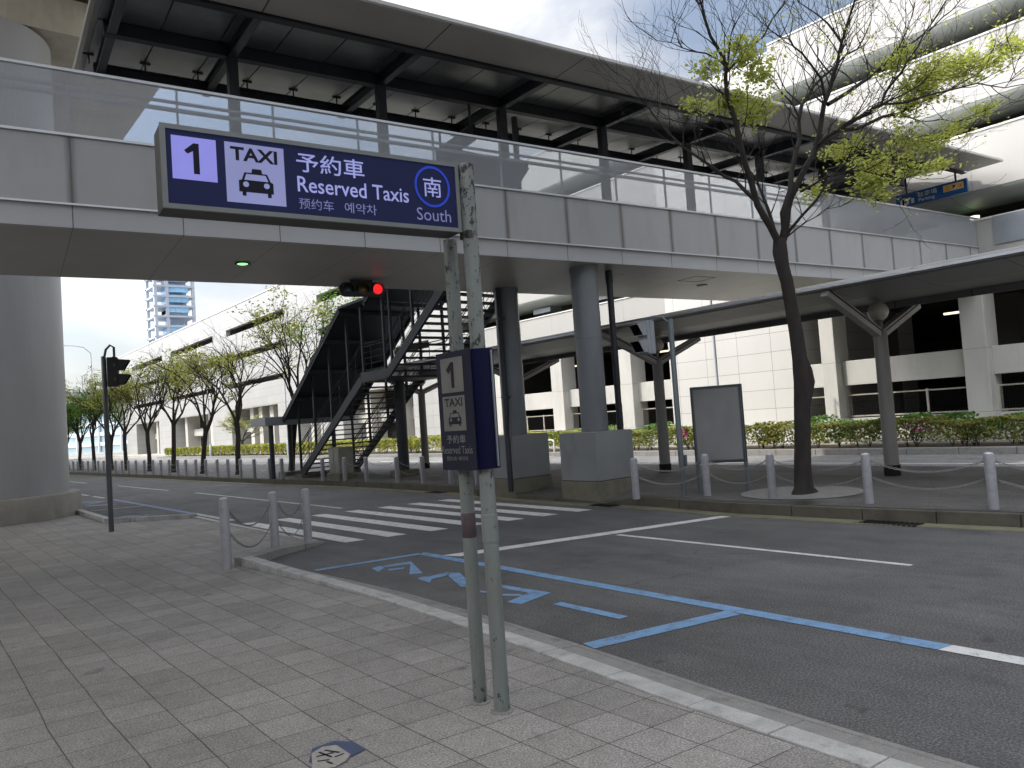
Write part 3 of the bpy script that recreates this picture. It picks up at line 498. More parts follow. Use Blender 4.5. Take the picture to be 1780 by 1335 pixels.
# ---- small blue sign box round both posts
t=thing('platform_sign',(2.53,3.5,1.33),'tall narrow blue housing with number 1 and taxi panel wrapped round both sign posts','sign')
x0,x1,ya,yb,za,zb=2.455,2.60,3.385,3.70,1.33,1.985
prof=[(x0,yb),(x0,ya)]+[((x0+x1)/2-(x1-x0)/2*math.cos(i/10*math.pi),ya-.055*math.sin(i/10*math.pi)) for i in range(1,10)]+[(x1,ya),(x1,yb)]
MB().prism(prof,za,zb).build('housing',M['ssbody'],t,smooth=True)
MB().box(2.548,2.556,ya-.062,ya-.05,za+.01,zb-.01).build('seam_strip',M['galv'],t)
fc=MB().box(x0-.012,x0-.001,ya-.005,yb+.01,za-.004,zb+.004).build('sign_face',M['ssign'],t,bevel=.002)
o0=Vector((x0-.0125,yb+.01,za)); ax=Vector((0,-1,0))   # faces -X
# image order: left = far end (yb); width .32
plate([rect(.045,.262,.43,.625)],o0,ax,UZ,M['ssbox'],fc,'number_square',.001)
plate([[(.10,.56),(.122,.535),(.145,.555),(.145,.455),(.175,.455),(.175,.60),(.148,.60)]],o0,ax,UZ,M['ssink'],fc,'number_one',.0022)
plate([rect(.045,.262,.215,.41)],o0,ax,UZ,M['ssbox'],fc,'taxi_square',.001)
text('TAXI',o0,ax,UZ,.065,.24,.352,.398,M['ssink'],fc,bold=.02,off=.0022)
taxi_icon(o0,ax,UZ,.095,.245,.125,.07,M['ssink'],M['ssbox'],fc,.0022)
text('予約車',o0,ax,UZ,.065,.25,.145,.192,M['sslet'],fc,bold=.006)
text('Reserved Taxis',o0,ax,UZ,.012,.308,.088,.130,M['sslet'],fc)
text('预约车 예약차',o0,ax,UZ,.055,.262,.048,.073,M['sslet'],fc)
# ================================================================== BOLLARDS AND CHAINS
def bollard(h,label,group):
    o=thing('bollard',(0,0,0),label,'bollard',group)
    MB().lathe((0,0,0),[(.058,0),(.058,h-.035),(.052,h-.012),(.036,h)],20).build('post',M['boll'],o,smooth=True)
    MB().lathe((0,0,0),[(.0525,h-.012),(.037,h+.002),(.001,h+.008)],20).build('cap',M['bollcap'],o,smooth=True)
    for z in (h*.52,h*.84): MB().tube([(0,-.084,z),(0,-.076,z+.011),(0,-.06,z),(0,.06,z),(0,.076,z+.011),(0,.084,z)],.005,5).build('chain_pin',M['chain'],o)
    return o
protoN=bollard(.85,'nearest and tallest-looking grey bollard at the pavement corner','bollards at the pavement corner')
near=[(3.07,9.48,.85,None),(3.98,10.27,.85,'middle grey bollard of the three at the pavement corner'),(4.50,10.38,.85,'grey bollard of the corner three standing closest to the zebra crossing')]
protoN.location=(3.07,9.48,.02); protoN.rotation_euler.z=rad(-48)
dup(protoN,(3.98,10.27,-.04),rad(-60),near[1][3]); dup(protoN,(4.50,10.38,-.06),rad(-75),near[2][3])
def chain(p,q,sag,label,group,links=True,L=.045,r=.0035):
    p=Vector(p);q=Vector(q);d=(q-p);ln_=d.length; k=14
    pts=[p+d*(i/k)-Vector((0,0,sag*4*(i/k)*(1-i/k))) for i in range(k+1)]
    mb=MB()
    if links:
        tot=sum((pts[i+1]-pts[i]).length for i in range(k)); m=int(tot/(L*.74)); 
        for j in range(m):
            s=(j+.5)/m*tot; i=0; acc=0
            while i<k-1 and acc+(pts[i+1]-pts[i]).length<s: acc+=(pts[i+1]-pts[i]).length; i+=1
            dd=(pts[i+1]-pts[i]).normalized(); c=pts[i]+dd*(s-acc); side=dd.cross(UZ).normalized(); u2=side.cross(dd)
            w_=side if j%2 else u2
            w_=(w_+(u2 if j%2 else side)*.35).normalized()
            loop=[c+dd*(L*.5*math.cos(t))+w_*(L*.27*math.sin(t)) for t in [i_*math.pi/4 for i_ in range(9)]]
            mb.tube(loop,r,5,cap=False)
    else: mb.tube(pts,r*1.4,5)
    o=mb.build('chain',M['chain']); return tag(o,label,'chain',group)
def nearpts(a,b,za,zb,h):
    a=Vector((*a,0));b=Vector((*b,0));d=(b-a).normalized()*.075; return (*(a+d).xy,za+h),(*(b-d).xy,zb+h)
for nm,h in (('upper',.70),('lower',.43)):
    p,q=nearpts((3.07,9.48),(3.98,10.27),.02,-.04,h); chain(p,q,.24,nm+' chain between the nearest and the middle bollard at the pavement corner','chains at the pavement corner')
    p,q=nearpts((3.98,10.27),(4.5,10.38),-.04,-.06,h); chain(p,q,.20,nm+' chain between the middle and the last bollard at the pavement corner','chains at the pavement corner')
protoI=bollard(.655,'','bollards along the island kerb')
BL=[(9.88,.6),(9.9,2.1),(9.91,3.56),(9.92,5.03),(9.95,6.47),(9.95,7.63),(9.26,8.5)]
BR=[(10.12,14.0),(10.05,14.95),(9.95,16.0),(9.88,17.11),(9.82,18.62),(9.75,19.75),(9.58,20.8)]
BF=[(9.46,23.5),(9.42,24.4),(9.34,25.55),(9.32,26.8),(9.29,28.0),(9.25,29.05),(9.22,30.3),(9.18,31.4),(9.12,32.5),(9.1,33.6),(9.06,34.7),(9.02,35.85),(8.98,37.0),(8.9,38.2),(8.82,39.4),(8.75,40.6),(8.7,41.7),(8.64,42.8),(8.6,43.9),(8.54,45.1),(8.5,46.3),(8.46,47.4),(8.41,48.6),(8.36,49.8),(8.3,51.0),(8.26,52.2),(8.2,53.5)]
ORD=['first','second','third','fourth','fifth','sixth','seventh','eighth','ninth','tenth','eleventh','twelfth','thirteenth','fourteenth','fifteenth','sixteenth','seventeenth','eighteenth','nineteenth','twentieth','twenty-first','twenty-second','twenty-third','twenty-fourth','twenty-fifth','twenty-sixth','twenty-seventh']
LABS={}
rl=['lilac-grey bollard out of frame on the right of the island','bollard just right of the right edge of the photo','large lilac-grey bollard at the right edge of the photo on the island kerb','lilac-grey bollard right of the foreground tree, in front of the mushroom-lamp pillar','lilac-grey bollard just left of the foreground tree trunk','lilac-grey bollard beside the blank notice board','lilac-grey bollard beside the square foot of the nearest bridge pillar']
first=True
def placeb(x,y,lab):
    global first
    if first: first=False; protoI.location=(x,y,.15); protoI['label']=lab; return protoI
    return dup(protoI,(x,y,.15),0,lab)
for i,(x,y) in enumerate(BL):
    if i<1: continue
    placeb(x,y,rl[i])
for i,(x,y) in enumerate(BR): placeb(x,y,'%s bollard counting leftwards from the bridge pillars to the staircase'%ORD[i])
for i,(x,y) in enumerate(BF): placeb(x,y,'%s bollard counting leftwards from the foot of the staircase'%ORD[i])
def chains(run,desc,near_):
    for i in range(len(run)-1):
        (xa,ya_),(xb,yb_)=run[i],run[i+1]
        for nm,h in (('upper',.55),('lower',.34)):
            p,q=nearpts((xa,ya_),(xb,yb_),.15,.15,h)
            chain(p,q,.13,'%s chain %s'%(nm,desc(i)),'chains along the island kerb',links=near_,L=.045,r=.0045)
rd=['off the right edge of the photo','ending at the bollard on the right edge of the photo','between the right edge bollard and its left neighbour','across the foreground tree between its two bollards','from the bollard left of the foreground tree to the notice board','from the notice board to the square pillar foot']
chains(BL[1:],lambda i:rd[i+1],True)
chains(BR,lambda i:'between the %s and %s bollards leftwards of the bridge pillars'%(ORD[i],ORD[i+1]),False)
chains(BF,lambda i:'between the %s and %s bollards leftwards of the staircase'%(ORD[i],ORD[i+1]),False)
# ================================================================== FOOTBRIDGE
br=thing('footbridge',tuple(B(0,10.5,0)),'long roofed grey footbridge crossing over the street to the car park','footbridge')
def bbox(mb,a0,a1,n0,n1,z0,z1): return mb.obox(B(a0,n0,z0),A*(a1-a0),NN*(n1-n0),UZ*(z1-z0))
A0,A1=-14.0,22.78
JO=[.70+1.2487*k for k in range(-12,19)]
bbox(MB(),A0,A1,10.56,13.64,4.245,5.0).build('deck',M['soffit'],br)
bbox(MB(),A0,A1,10.45,10.55,4.53,5.34).build('fascia',M['panel'],br)
m=MB(); m.extr([(0,0),(.06,0),(.11,.26),(.11,.284),(.0,.284)],B(A0,10.50,4.243),B(A1,10.50,4.243),NN); m.build('lower_lip',M['lip'],br)
bbox(MB(),A0,A1,13.65,13.75,4.3,5.34).build('rear_fascia',M['panel'],br)
m=bbox(MB(),A0,A1,10.41,10.57,5.342,5.372); m.build('sill_rail',M['alu'],br)
m=bbox(MB(),A0,A1,10.435,10.452,4.505,4.528); m.build('drip_rail',M['alu'],br)
bbox(MB(),A0,A1,10.49,10.505,5.374,6.165).build('front_glass',M['frit'],br)
bbox(MB(),A0,A1,13.69,13.705,5.34,6.165).build('rear_glass',M['frit'],br)
bbox(MB(),A0,A1,10.47,10.525,6.166,6.20).build('glass_cap',M['alu'],br)
bbox(MB(),A0,A1,13.67,13.725,6.166,6.20).build('glass_cap',M['alu'],br)
bbox(MB(),A0,A1,10.62,10.665,5.92,5.965).build('handrail',M['alu'],br)
bbox(MB(),A0,A1,10.62,10.665,6.03,6.06).build('handrail',M['alu'],br)
bbox(MB(),A0,A1,13.55,13.59,5.92,5.965).build('handrail',M['alu'],br)
for a_ in JO:
    bbox(MB(),a_-.012,a_+.012,10.506,10.54,5.374,6.165).build('glass_post',M['alu'],br)
for a_ in JO:
    bbox(MB(),a_-.62-.03,a_-.62+.03,13.60,13.68,5.34,6.05).build('rear_post',M['steel2'],br)
bbox(MB(),22.78,22.98,10.42,10.62,4.6,6.22).build('end_post',M['pwhite'],br)
# hatches and lamps in the soffit
m=ring(0,0,.16,.16,.02,B(10.04,11.4,4.243),A,-NN,M['steel2'],br,'soffit_ring')
for (a_,n_,nm) in ((11.95,11.1,'hatch'),):
    O=B(a_,n_,4.242); mb=MB()
    for (q,r_) in ((O,A*.6),(O+NN*.5,A*.6)): mb.beam(q,q+r_,.012,.004,up=UZ)
    mb.beam(O,O+NN*.5,.012,.004); mb.beam(O+A*.6,O+A*.6+NN*.5,.012,.004); mb.build('hatch',M['steel2'],br)
def downlight(a_,n_,mat,nm='downlight'):
    c=B(a_,n_,4.24); f=MB().lathe((c.x,c.y,0),[(.11,4.243),(.12,4.232),(.085,4.230)],24).build('lamp_rim',M['steel2'],br,smooth=True)
    MB().lathe((c.x,c.y,0),[(.08,4.2295),(.06,4.222),(.01,4.220)],24).build(nm,mat,br,smooth=True)
downlight(3.05,12.0,M['gdown'],'green_downlight'); downlight(7.15,12.0,M['pwhite']); downlight(13.0,11.9,M['pwhite'])
# roof: posts, cross beams, three long beams, panels
RA0,RA1=1.15,22.0; TAN=.0697
def rz(n_): return 7.5+(n_-12.1)*TAN     # underside of cross beams
PO=[3.08+2.4995*k for k in range(0,8)]
mb=MB(); mb.extr([(10.36,rz(10.36)+.25),(14.95,rz(14.95)+.45),(14.95,rz(14.95)+.49),(10.36,rz(10.36)+.30)],B(RA0,0,0),B(RA1,0,0),NN); rf=mb.build('roof',M['rooftop'],br)
def ibeam(mb,p,q,w,h,t=.02,up=(0,0,1)):
    p=Vector(p);q=Vector(q);u=Vector(up)
    mb.beam(p+u*(h/2-t/2),q+u*(h/2-t/2),w,t,up); mb.beam(p-u*(h/2-t/2),q-u*(h/2-t/2),w,t,up); mb.beam(p,q,t,h-2*t,up); return mb
for nm,n_,z_ in (('front_beam',10.45,rz(10.45)+.08),('centre_beam',12.1,rz(12.1)+.12),('rear_beam',13.72,rz(13.72)+.06)):
    ibeam(MB(),B(RA0+.15,n_,z_),B(RA1,n_,z_),.13,.2 if nm!='centre_beam' else .24).build(nm,M['steel'],rf)
for a_ in [RA0+.25]+PO:
    ibeam(MB(),B(a_,10.5,rz(10.5)+.11),B(a_,14.0,rz(14.0)+.11),.12,.2).build('cross_beam',M['steel2'],rf)
for a_ in PO:
    m=bbox(MB(),a_-.075,a_+.075,12.03,12.17,5.0,rz(12.1)); m.build('post',M['steel'],rf)
    bbox(MB(),a_-.07,a_+.07,10.42,10.5,rz(10.45)-.02,rz(10.45)+.02).build('joint_plate',M['redpost'],rf)
bbox(MB(),8.32,8.40,12.05,12.13,5.0,rz(12.1)-.1).build('downpipe',M['steel'],rf)
# roof panels: slightly dished sheets between the beams, with a gap of light at the rear beam
npan=int((RA1-RA0)/.8333)
for nm,na,nb,dz in (('front_panels',10.53,12.04,.215),('rear_panels',12.16,14.9,.235)):
    mb=MB()
    for k in range(npan+1):
        a_=RA0+.09+k*.8333; b_=min(a_+.812,RA1); 
        if b_-a_<.1: continue
        dq=dz+(.15 if na>12 else 0); mb.add([B(a_,na,rz(na)+dz),B(b_,na,rz(na)+dz),B(b_,nb,rz(nb)+dq),B(a_,nb,rz(nb)+dq),B(a_,na,rz(na)+dz+.03),B(b_,na,rz(na)+dz+.03),B(b_,nb,rz(nb)+dq+.03),B(a_,nb,rz(nb)+dq+.03)],[(3,2,1,0),(4,5,6,7),(0,1,5,4),(1,2,6,5),(2,3,7,6),(3,0,4,7)])
    o=mb.build(nm,M['roofpan'],rf)
for k in range(npan+1):
    a_=RA0+.09+k*.8333
    if min(abs(a_-q) for q in PO)<.12: continue
    mb=MB().tube([B(a_,13.72,rz(13.72)+.15),B(a_,13.72,rz(13.72)+.318)],.014,6)
    mb.beam(B(a_-.08,13.72,rz(13.72)+.308),B(a_+.08,13.72,rz(13.72)+.308),.05,.02); mb.build('panel_bracket',M['steel'],rf)
mb=MB(); e0,e1=10.36,9.5
mb.extr([(e0,rz(e0)+.02),(e1,rz(e1)+.075),(e1,rz(e1)+.12),(e0,rz(e0)+.2)],B(RA0,0,0),B(RA1,0,0),NN); mb.build('front_overhang',M['roofedge'],rf)
mb=MB(); mb.extr([(9.5,rz(9.5)+.078),(9.46,rz(9.5)+.085),(9.46,rz(9.5)+.135),(9.52,rz(9.5)+.14)],B(RA0-.02,0,0),B(RA1+.02,0,0),NN); mb.build('rim',M['rooftop'],rf)
mb=MB(); mb.extr([(9.5,rz(9.5)+.1),(14.95,rz(14.95)+.33),(14.95,rz(14.95)+.48),(9.5,rz(9.5)+.14)],B(RA0-.06,0,0),B(RA0,0,0),NN); mb.build('end_rim',M['roofedge'],rf)
# small dark hanging sign under the roof
t=thing('hanging_sign',tuple(B(7.75,12.1,6.7)),'small black sign hanging under the footbridge roof beside a post','sign')
hs=MB().obox(B(7.35,12.0,6.78),NN*1.5,A*.06,UZ*.3).build('sign_panel',M['black'],t)
ho=B(7.348,13.5,6.78)
text('↑',ho,-NN,UZ,.12,.2,.05,.22,M['pwhite'],hs); text('P',ho,-NN,UZ,.33,.43,.08,.22,M['pwhite'],hs,bold=.03); ring(.38,.15,.11,.11,.018,ho,-NN,UZ,M['pwhite'],hs,'ring')
text('3',ho,-NN,UZ,.53,.59,.06,.16,M['pwhite'],hs); text('駐車場',ho,-NN,UZ,.72,1.1,.15,.25,M['pwhite'],hs); text('Parking',ho,-NN,UZ,.72,1.05,.04,.13,M['pwhite'],hs)
MB().obox(B(7.36,12.1,7.08),NN*.04,A*.03,UZ*.45).build('hanger',M['steel'],t); MB().obox(B(7.36,13.3,7.08),NN*.04,A*.03,UZ*.5).build('hanger',M['steel'],t)
# pillars with their boxed feet
for (cx_,cy_,lab) in ((9.95,10.02,'nearer round grey bridge pillar on a square box foot, dark pipe at its right'),(9.95,12.33,'farther round grey bridge pillar with a dark drain pipe bent down its side')):
    t=thing('bridge_pillar',(cx_,cy_,.1),lab,'pillar','footbridge pillars')
    MB().lathe((cx_,cy_,0),[(.24,1.2),(.245,1.22),(.245,2.93),(.249,2.935),(.249,3.42),(.245,3.425),(.245,4.244)],40).build('column',M['colp'],t,smooth=True)
    MB().lathe((cx_,cy_,0),[(.262,4.16),(.262,4.244)],40).build('collar',M['colp'],t,smooth=True)
    bx=MB().box(cx_-.47,cx_+.47,cy_-.47,cy_+.47,.385,1.235).build('foot_box',M['pedes'],t,bevel=.008)
    for u in (-.3,.05,.3):
        MB().box(cx_-.482,cx_-.47,cy_+u-.012,cy_+u+.012,.69,.71).build('bolt',M['galv'],bx)
        MB().box(cx_+u-.012,cx_+u+.012,cy_-.482,cy_-.47,.69,.71).build('bolt',M['galv'],bx)
    MB().box(cx_-.484,cx_+.484,cy_-.484,cy_+.484,.0,.375).build('concrete_base',M['concm'],t,bevel=.012)
    MB().box(cx_-.46,cx_+.46,cy_-.46,cy_+.46,.37,.39).build('shadow_gap',M['black'],t)
    if cy_>11:
        MB().tube([(cx_-.30,cy_-.12,4.24),(cx_-.30,cy_-.12,1.75),(cx_-.34,cy_-.16,1.55),(cx_-.56,cy_-.42,1.25),(cx_-.58,cy_-.46,1.1),(cx_-.58,cy_-.46,.15)],.055,12).build('drain_pipe',M['steel'],t,smooth=True)
        for z in (2.0,3.6): MB().box(cx_-.36,cx_-.2,cy_-.19,cy_-.05,z,z+.02).build('pipe_clamp',M['steel2'],t)
    else:
        MB().tube([(cx_+.70,cy_+.03,4.24),(cx_+.70,cy_+.03,.15)],.06,14).build('drain_pipe',M['steel'],t,smooth=True)
        MB().lathe((cx_+.70,cy_+.03,0),[(.067,4.0),(.07,4.02),(.07,4.24)],14).build('pipe_socket',M['steel'],t,smooth=True)
# ---- red horizontal traffic light slung under the bridge
c0=Vector((6.60,12.25,4.065)); TA=Vector((.97,-.24,0)).normalized(); TN=Vector((-TA.y,TA.x,0))*-1   # TN faces the traffic and us
t=thing('traffic_light',tuple(c0),'black horizontal traffic light under the footbridge with its right lamp lit red','traffic light')
pr=[(.42*math.copysign(1,math.cos(a_))*.0+ (.29*math.copysign(1,math.cos(a_)) if abs(math.cos(a_))>1e-6 else 0)+.125*math.cos(a_),.125*math.sin(a_)) for a_ in [(-90+i*15)*math.pi/180 for i in range(0,13)]+[(90+i*15)*math.pi/180 for i in range(0,13)]]
pr=[( .29+.125*math.cos(rad(-90+i*15)),.125*math.sin(rad(-90+i*15))) for i in range(13)]+[(-.29+.125*math.cos(rad(90+i*15)),.125*math.sin(rad(90+i*15))) for i in range(13)]
MB().extr(pr,c0-TN*.09,c0+TN*.03,TA,UZ).build('housing',M['sigd'],t,bevel=.01)
for k,(u,mt,nm) in enumerate(((-.27,'greenl','green_lens'),(0,'amber','amber_lens'),(.27,'red','red_lens'))):
    c=c0+TA*u; vs=[];K=20
    le=MB(); ri=[c+TN*.034+TA*(.092*math.cos(2*math.pi*i/K))+UZ*(.092*math.sin(2*math.pi*i/K)) for i in range(K)]; r2=[c+TN*.052+TA*(.055*math.cos(2*math.pi*i/K))+UZ*(.055*math.sin(2*math.pi*i/K)) for i in range(K)]
    le.add(ri+r2+[c+TN*.058],[(i,(i+1)%K,K+(i+1)%K,K+i) for i in range(K)]+[(K+i,K+(i+1)%K,2*K) for i in range(K)]); ln_o=le.build(nm,M[mt],t,smooth=True)
    vi=MB(); q=[]; S=14
    for i in range(S+1):
        an=rad(-25+230*i/S); 
        for rr,dd in ((.102,.028),(.102,.17-.07*abs(i-S/2)/(S/2)),(.11,.17-.07*abs(i-S/2)/(S/2)),(.11,.028)):
            q.append(c+TN*dd+TA*(rr*math.cos(an))+UZ*(rr*math.sin(an)-.012*(dd>.05)))
    vi.add(q,[(i*4+j,i*4+(j+1)%4,(i+1)*4+(j+1)%4,(i+1)*4+j) for i in range(S) for j in range(4)]); vi.build('visor',M['sigd'],t,smooth=True)
MB().obox(c0-TN*.07-TA*.2+UZ*.12,TA*.4,TN*.04,UZ*.08).build('mounting_bracket',M['sigd'],t)
# ---- pedestrian signals
def pedsig(loc,face,label,mat,polemat,h,side,bend):
    """post with a two-lamp head; face = way the lamps look; side = head offset"""
    x,y,z=loc; face=Vector(face).normalized(); sd=Vector(side); s_=face.cross(UZ)
    t=thing('pedestrian_signal',loc,label,'pedestrian signal','pedestrian signals at the zebra crossing')
    MB().lathe((x,y,0),[(.045,z),(.043,z+h-.02),(.03,z+h)],20).build('post',polemat,t,smooth=True)
    c=Vector((x,y,z+h-.30))+sd
    hd=MB().obox(c-s_*.11-face*.12-UZ*.27,s_*.22,face*.18,UZ*.54).build('housing',mat,t,bevel=.015)
    MB().obox(c-s_*.118-face*.02-UZ*.278,s_*.236,face*.012,UZ*.556).build('door_seam',mat,t)
    for dz in (.13,-.14):
        cc=c+UZ*dz+face*.062
        MB().obox(cc-s_*.085-UZ*.095,s_*.17,face*.012,UZ*.18).build('lens',M['lens'],t)
        vs=[cc-s_*.1+UZ*.1,cc+s_*.1+UZ*.1,cc+s_*.1-UZ*.1,cc-s_*.1-UZ*.1]
        out=[vs[0]+face*.20-UZ*.02,vs[1]+face*.20-UZ*.02,vs[2]+face*.09,vs[3]+face*.09]
        ins=[p+(cc-p)*.1+face*.0 for p in vs]; iout=[p*1.0 for p in out]
        ins=[cc+(p-cc)*.92 for p in vs]; iout=[cc+(p-cc-face*((p-cc).dot(face)))*.92+face*((p-cc).dot(face)) for p in out]
        MB().add(vs+out+ins+iout,[(0,1,5,4),(1,2,6,5),(3,0,4,7),(4,5,13,12),(5,6,14,13),(7,4,12,15),(2,3,7,6),(6,7,15,14)]).build('visor',mat,t)
        MB().add(vs+out+ins+iout,[(9,8,12,13),(10,9,13,14),(8,11,15,12),(10,14,15,11)]).build('visor_lining',M['black'],t)
    MB().tube(bend,.022,10).build('arm',polemat,t,smooth=True)
    for dz in (.12,-.14): MB().obox(c+s_*.11-face*.01+UZ*(dz-.03),s_*.02,face*.03,UZ*.06).build('hinge',polemat,t)
    return t
pedsig((3.05,15.7,.02),(.95,-.32,0),'dark pedestrian signal on a slim grey post near the big round column','' and 0 or M['sigd'],plain('dark_signal_post',(.085,.09,.1),.45,.2,.12,4),3.22,(.17,-.05,0),[(3.05,15.7,3.16),(3.09,15.68,3.36),(3.16,15.66,3.44),(3.22,15.65,3.40),(3.22,15.65,3.15)])
sg=pedsig((9.84,8.01,.15),(-1,.02,0),'light grey pedestrian signal on a curved post beside the nearest bridge pillar',M['sigg'],M['boardp'],2.86,(-.34,.26,.02),[(9.84,8.01,2.80),(9.83,8.02,2.93),(9.74,8.09,3.04),(9.62,8.18,3.06),(9.5,8.27,3.03),(9.5,8.27,2.92)])
MB().box(9.87,9.93,7.96,8.02,.62,.80).build('button_box',M['boardp'],sg)
# ---- notice board
t=thing('notice_board',(10.55,7.76,.15),'blank grey metal notice board on two posts left of the foreground tree','notice board')
a0=Vector((10.365,8.10,0));b0=Vector((10.73,7.42,0)); dd=(b0-a0).normalized(); nn=Vector((dd.y,-dd.x,0)); nn=-nn if nn.x>0 else nn
for p in (a0,b0): MB().beam(p+UZ*.15,p+UZ*1.84,.045,.05,up=(1,0,0)).build('post',M['boardp'],t)
L_=(b0-a0).length
MB().obox(a0-dd*.03+nn*.028+UZ*.62,dd*(L_+.06),-nn*.055,UZ*.045).build('frame_bottom',M['boardf'],t); MB().obox(a0-dd*.03+nn*.028+UZ*1.845,dd*(L_+.06),-nn*.055,UZ*.04).build('frame_top',M['boardf'],t)
for p in (a0-dd*.03,b0-dd*.015): MB().obox(p+nn*.028+UZ*.665,dd*.045,-nn*.055,UZ*1.18).build('frame_side',M['boardf'],t)
MB().obox(a0+dd*.015+nn*.012+UZ*.665,dd*(L_-.03),-nn*.02,UZ*1.18).build('panel',M['board'],t)

# ================================================================== VIADUCT
cx_,cy_=1.71,21.75
t=thing('viaduct_column',(cx_,cy_,0),'huge round pale grey column at the left edge of the photo','column')
MB().lathe((cx_,cy_,0),[(1.62,.55),(1.62,11.45),(1.60,11.5)],96).build('shaft',M['colbig'],t,smooth=True)
MB().lathe((cx_,cy_,0),[(1.86,-.1),(1.86,.52),(1.83,.56),(1.6,.57)],96).build('plinth',M['conc'],t,smooth=True)
MB().lathe((cx_,cy_,0),[(1.30,11.45),(1.30,12.6)],64).build('neck',M['viad'],t,smooth=True)
v=thing('viaduct',(1.7,20,12),'broad pale concrete viaduct overhead, seen at the top left corner','viaduct')
MB().box(-10,7.0,-1.5,150,13.0,13.35).build('deck',M['viad'],v)
MB().box(6.75,7.0,-1.5,150,13.36,13.9).build('parapet',M['viad'],v)
MB().box(-10,-9.75,-1.5,150,13.36,13.9).build('parapet',M['viad'],v)
for x in (-8.5,-4.2,.6,4.6):
    MB().box(x-.3,x+.3,-1.3,150,12.2,12.998).build('girder',M['viad'],v)
for y in [.4+2.6*k for k in range(30)]:
    MB().extr([(0,0),(2.0,.55),(2.0,.598),(0,.598)],(4.9,y,12.4),(4.9,y+.22,12.4),(1,0,0)).build('bracket',M['viad'],v)
MB().box(-7.5,5.6,20.6,22.9,11.6,12.5).build('cross_head',M['viad'],v)
# unseen building mass added on the pavement side to cut light from the left
t=thing('unseen_light_blocker',(-12,0,0),'long concrete mass added unseen behind the viewer to shade the left side','building')
MB().box(-26,-10.5,-60,70,0,9.5).build('wall',M['conc'],t)
for k in range(24): MB().box(-10.49,-10.42,-58+k*5.3,-54.2+k*5.3,.3,3.2).build('window',M['black'],t)
# ================================================================== STAIRCASE
s=thing('staircase',(10.9,23.0,.15),'black steel roofed staircase with open treads climbing to the footbridge','staircase')
XN,XF=10.0,11.85
def flight(y0,z0,y1,z1,k,nm):
    for x,n2 in ((XN,'stringer'),(XF,'stringer')):
        d=Vector((0,y1-y0,z1-z0)).normalized(); u=Vector((0,-d.z,d.y)) if d.y>0 else Vector((0,d.z,-d.y))
        p=Vector((x,y0,z0)); q=Vector((x,y1,z1))
        MB().obox(p-Vector((.035,0,0))-u*.02,q-p,Vector((.07,0,0)),u*.24).build('stringer',M['steel2'],s)
    for i in range(k):
        f=(i+.5)/k; y=y0+(y1-y0)*f; z=z0+(z1-z0)*f+.09; r=(y1-y0)/k
        MB().box(XN+.036,XF-.036,y-abs(r)*.58,y+abs(r)*.58,z,z+.035).build('tread',M['steel'],s)
flight(23.25,.12,18.85,2.80,19,'lower'); flight(17.45,2.82,14.05,5.0,15,'upper')
MB().box(XN-.035,XF+.035,17.4,18.9,2.82,2.88).build('landing',M['steel'],s)
MB().box(XN-.036,XN+.03,17.4,18.9,2.881,3.08).build('landing_edge',M['steel2'],s); MB().box(XF-.03,XF+.036,17.4,18.9,2.881,3.08).build('landing_edge',M['steel2'],s)
MB().box(XN-.035,XF+.035,12.6,14.1,4.95,5.03).build('top_landing',M['steel'],s)
MB().lathe((11.3,19.15,0),[(.16,.3),(.155,2.82)],28).build('column',M['steel2'],s,smooth=True); MB().box(11.0,11.6,18.85,19.45,.1,.32).build('column_foot',M['concm'],s,bevel=.01)
sl1=(2.80-.12)/(18.85-23.25); sl2=(5.0-2.82)/(14.05-17.45)
def zs(y): 
    if y>18.85: return .12+(y-23.25)*sl1+.2
    if y>17.45: return 2.95
    return 2.82+(y-17.45)*sl2+.2
def rzs(y):
    if y>23.7: return 1.98
    if y>19.5: return 2.02+(23.9-y)*.66
    if y>18.0: return 4.93
    return 4.95+(18.0-y)*.66
for x in (XN,XF):
    sgn=-1 if x==XN else 1
    for y in (23.25,22.05,20.85,19.65,18.75,17.55,17.2,16.1,15.0,14.1):
        MB().box(x-.03,x+.03,y-.035,y+.035,zs(y)-.2,rzs(y)+.02).build('roof_post',M['steel'],s)
    for k,hh in enumerate((.82,.9,.66,.5,.34,.18)):
        pts=[(x,23.2,zs(23.2)+hh-.02),(x,18.85,zs(18.85)+hh),(x,17.45,zs(18.85)+hh+.02),(x,14.1,zs(14.1)+hh)]
        MB().tube(pts,.016 if k<2 else .009,6).build('rail',M['steel2'],s)
    for y in (22.6,21.5,20.3,19.2,18.3,16.7,15.6,14.6):
        MB().tube([(x,y,zs(y)-.02),(x,y,zs(y)+.86)],.012,6).build('baluster',M['steel2'],s)
# roof sheets
mb=MB()
for (ya_,yb_) in ((23.9,19.5),(19.5,18.0),(18.0,13.9)):
    za_=2.02 if ya_==23.9 else (4.93 if ya_==19.5 else 4.95); zb_=rzs(yb_+.001) if ya_!=19.5 else 4.95
    if ya_==23.9: zb_=2.02+4.4*.66
    if ya_==18.0: zb_=4.95+4.1*.66
    mb.add([(9.72,ya_,za_),(12.2,ya_,za_),(12.2,yb_,zb_),(9.72,yb_,zb_),(9.72,ya_,za_+.07),(12.2,ya_,za_+.07),(12.2,yb_,zb_+.07),(9.72,yb_,zb_+.07)],[(3,2,1,0),(4,5,6,7),(0,1,5,4),(1,2,6,5),(2,3,7,6),(3,0,4,7)])
mb.build('roof',M['steel2'],s)
for x in (9.76,12.16):
    for (pa,pb) in (((x,23.9,1.99),(x,19.5,4.895)),((x,18.0,4.92),(x,13.9,7.63))): MB().beam(pa,pb,.06,.12,up=(0,1,0)).build('roof_edge_beam',M['steel'],s)
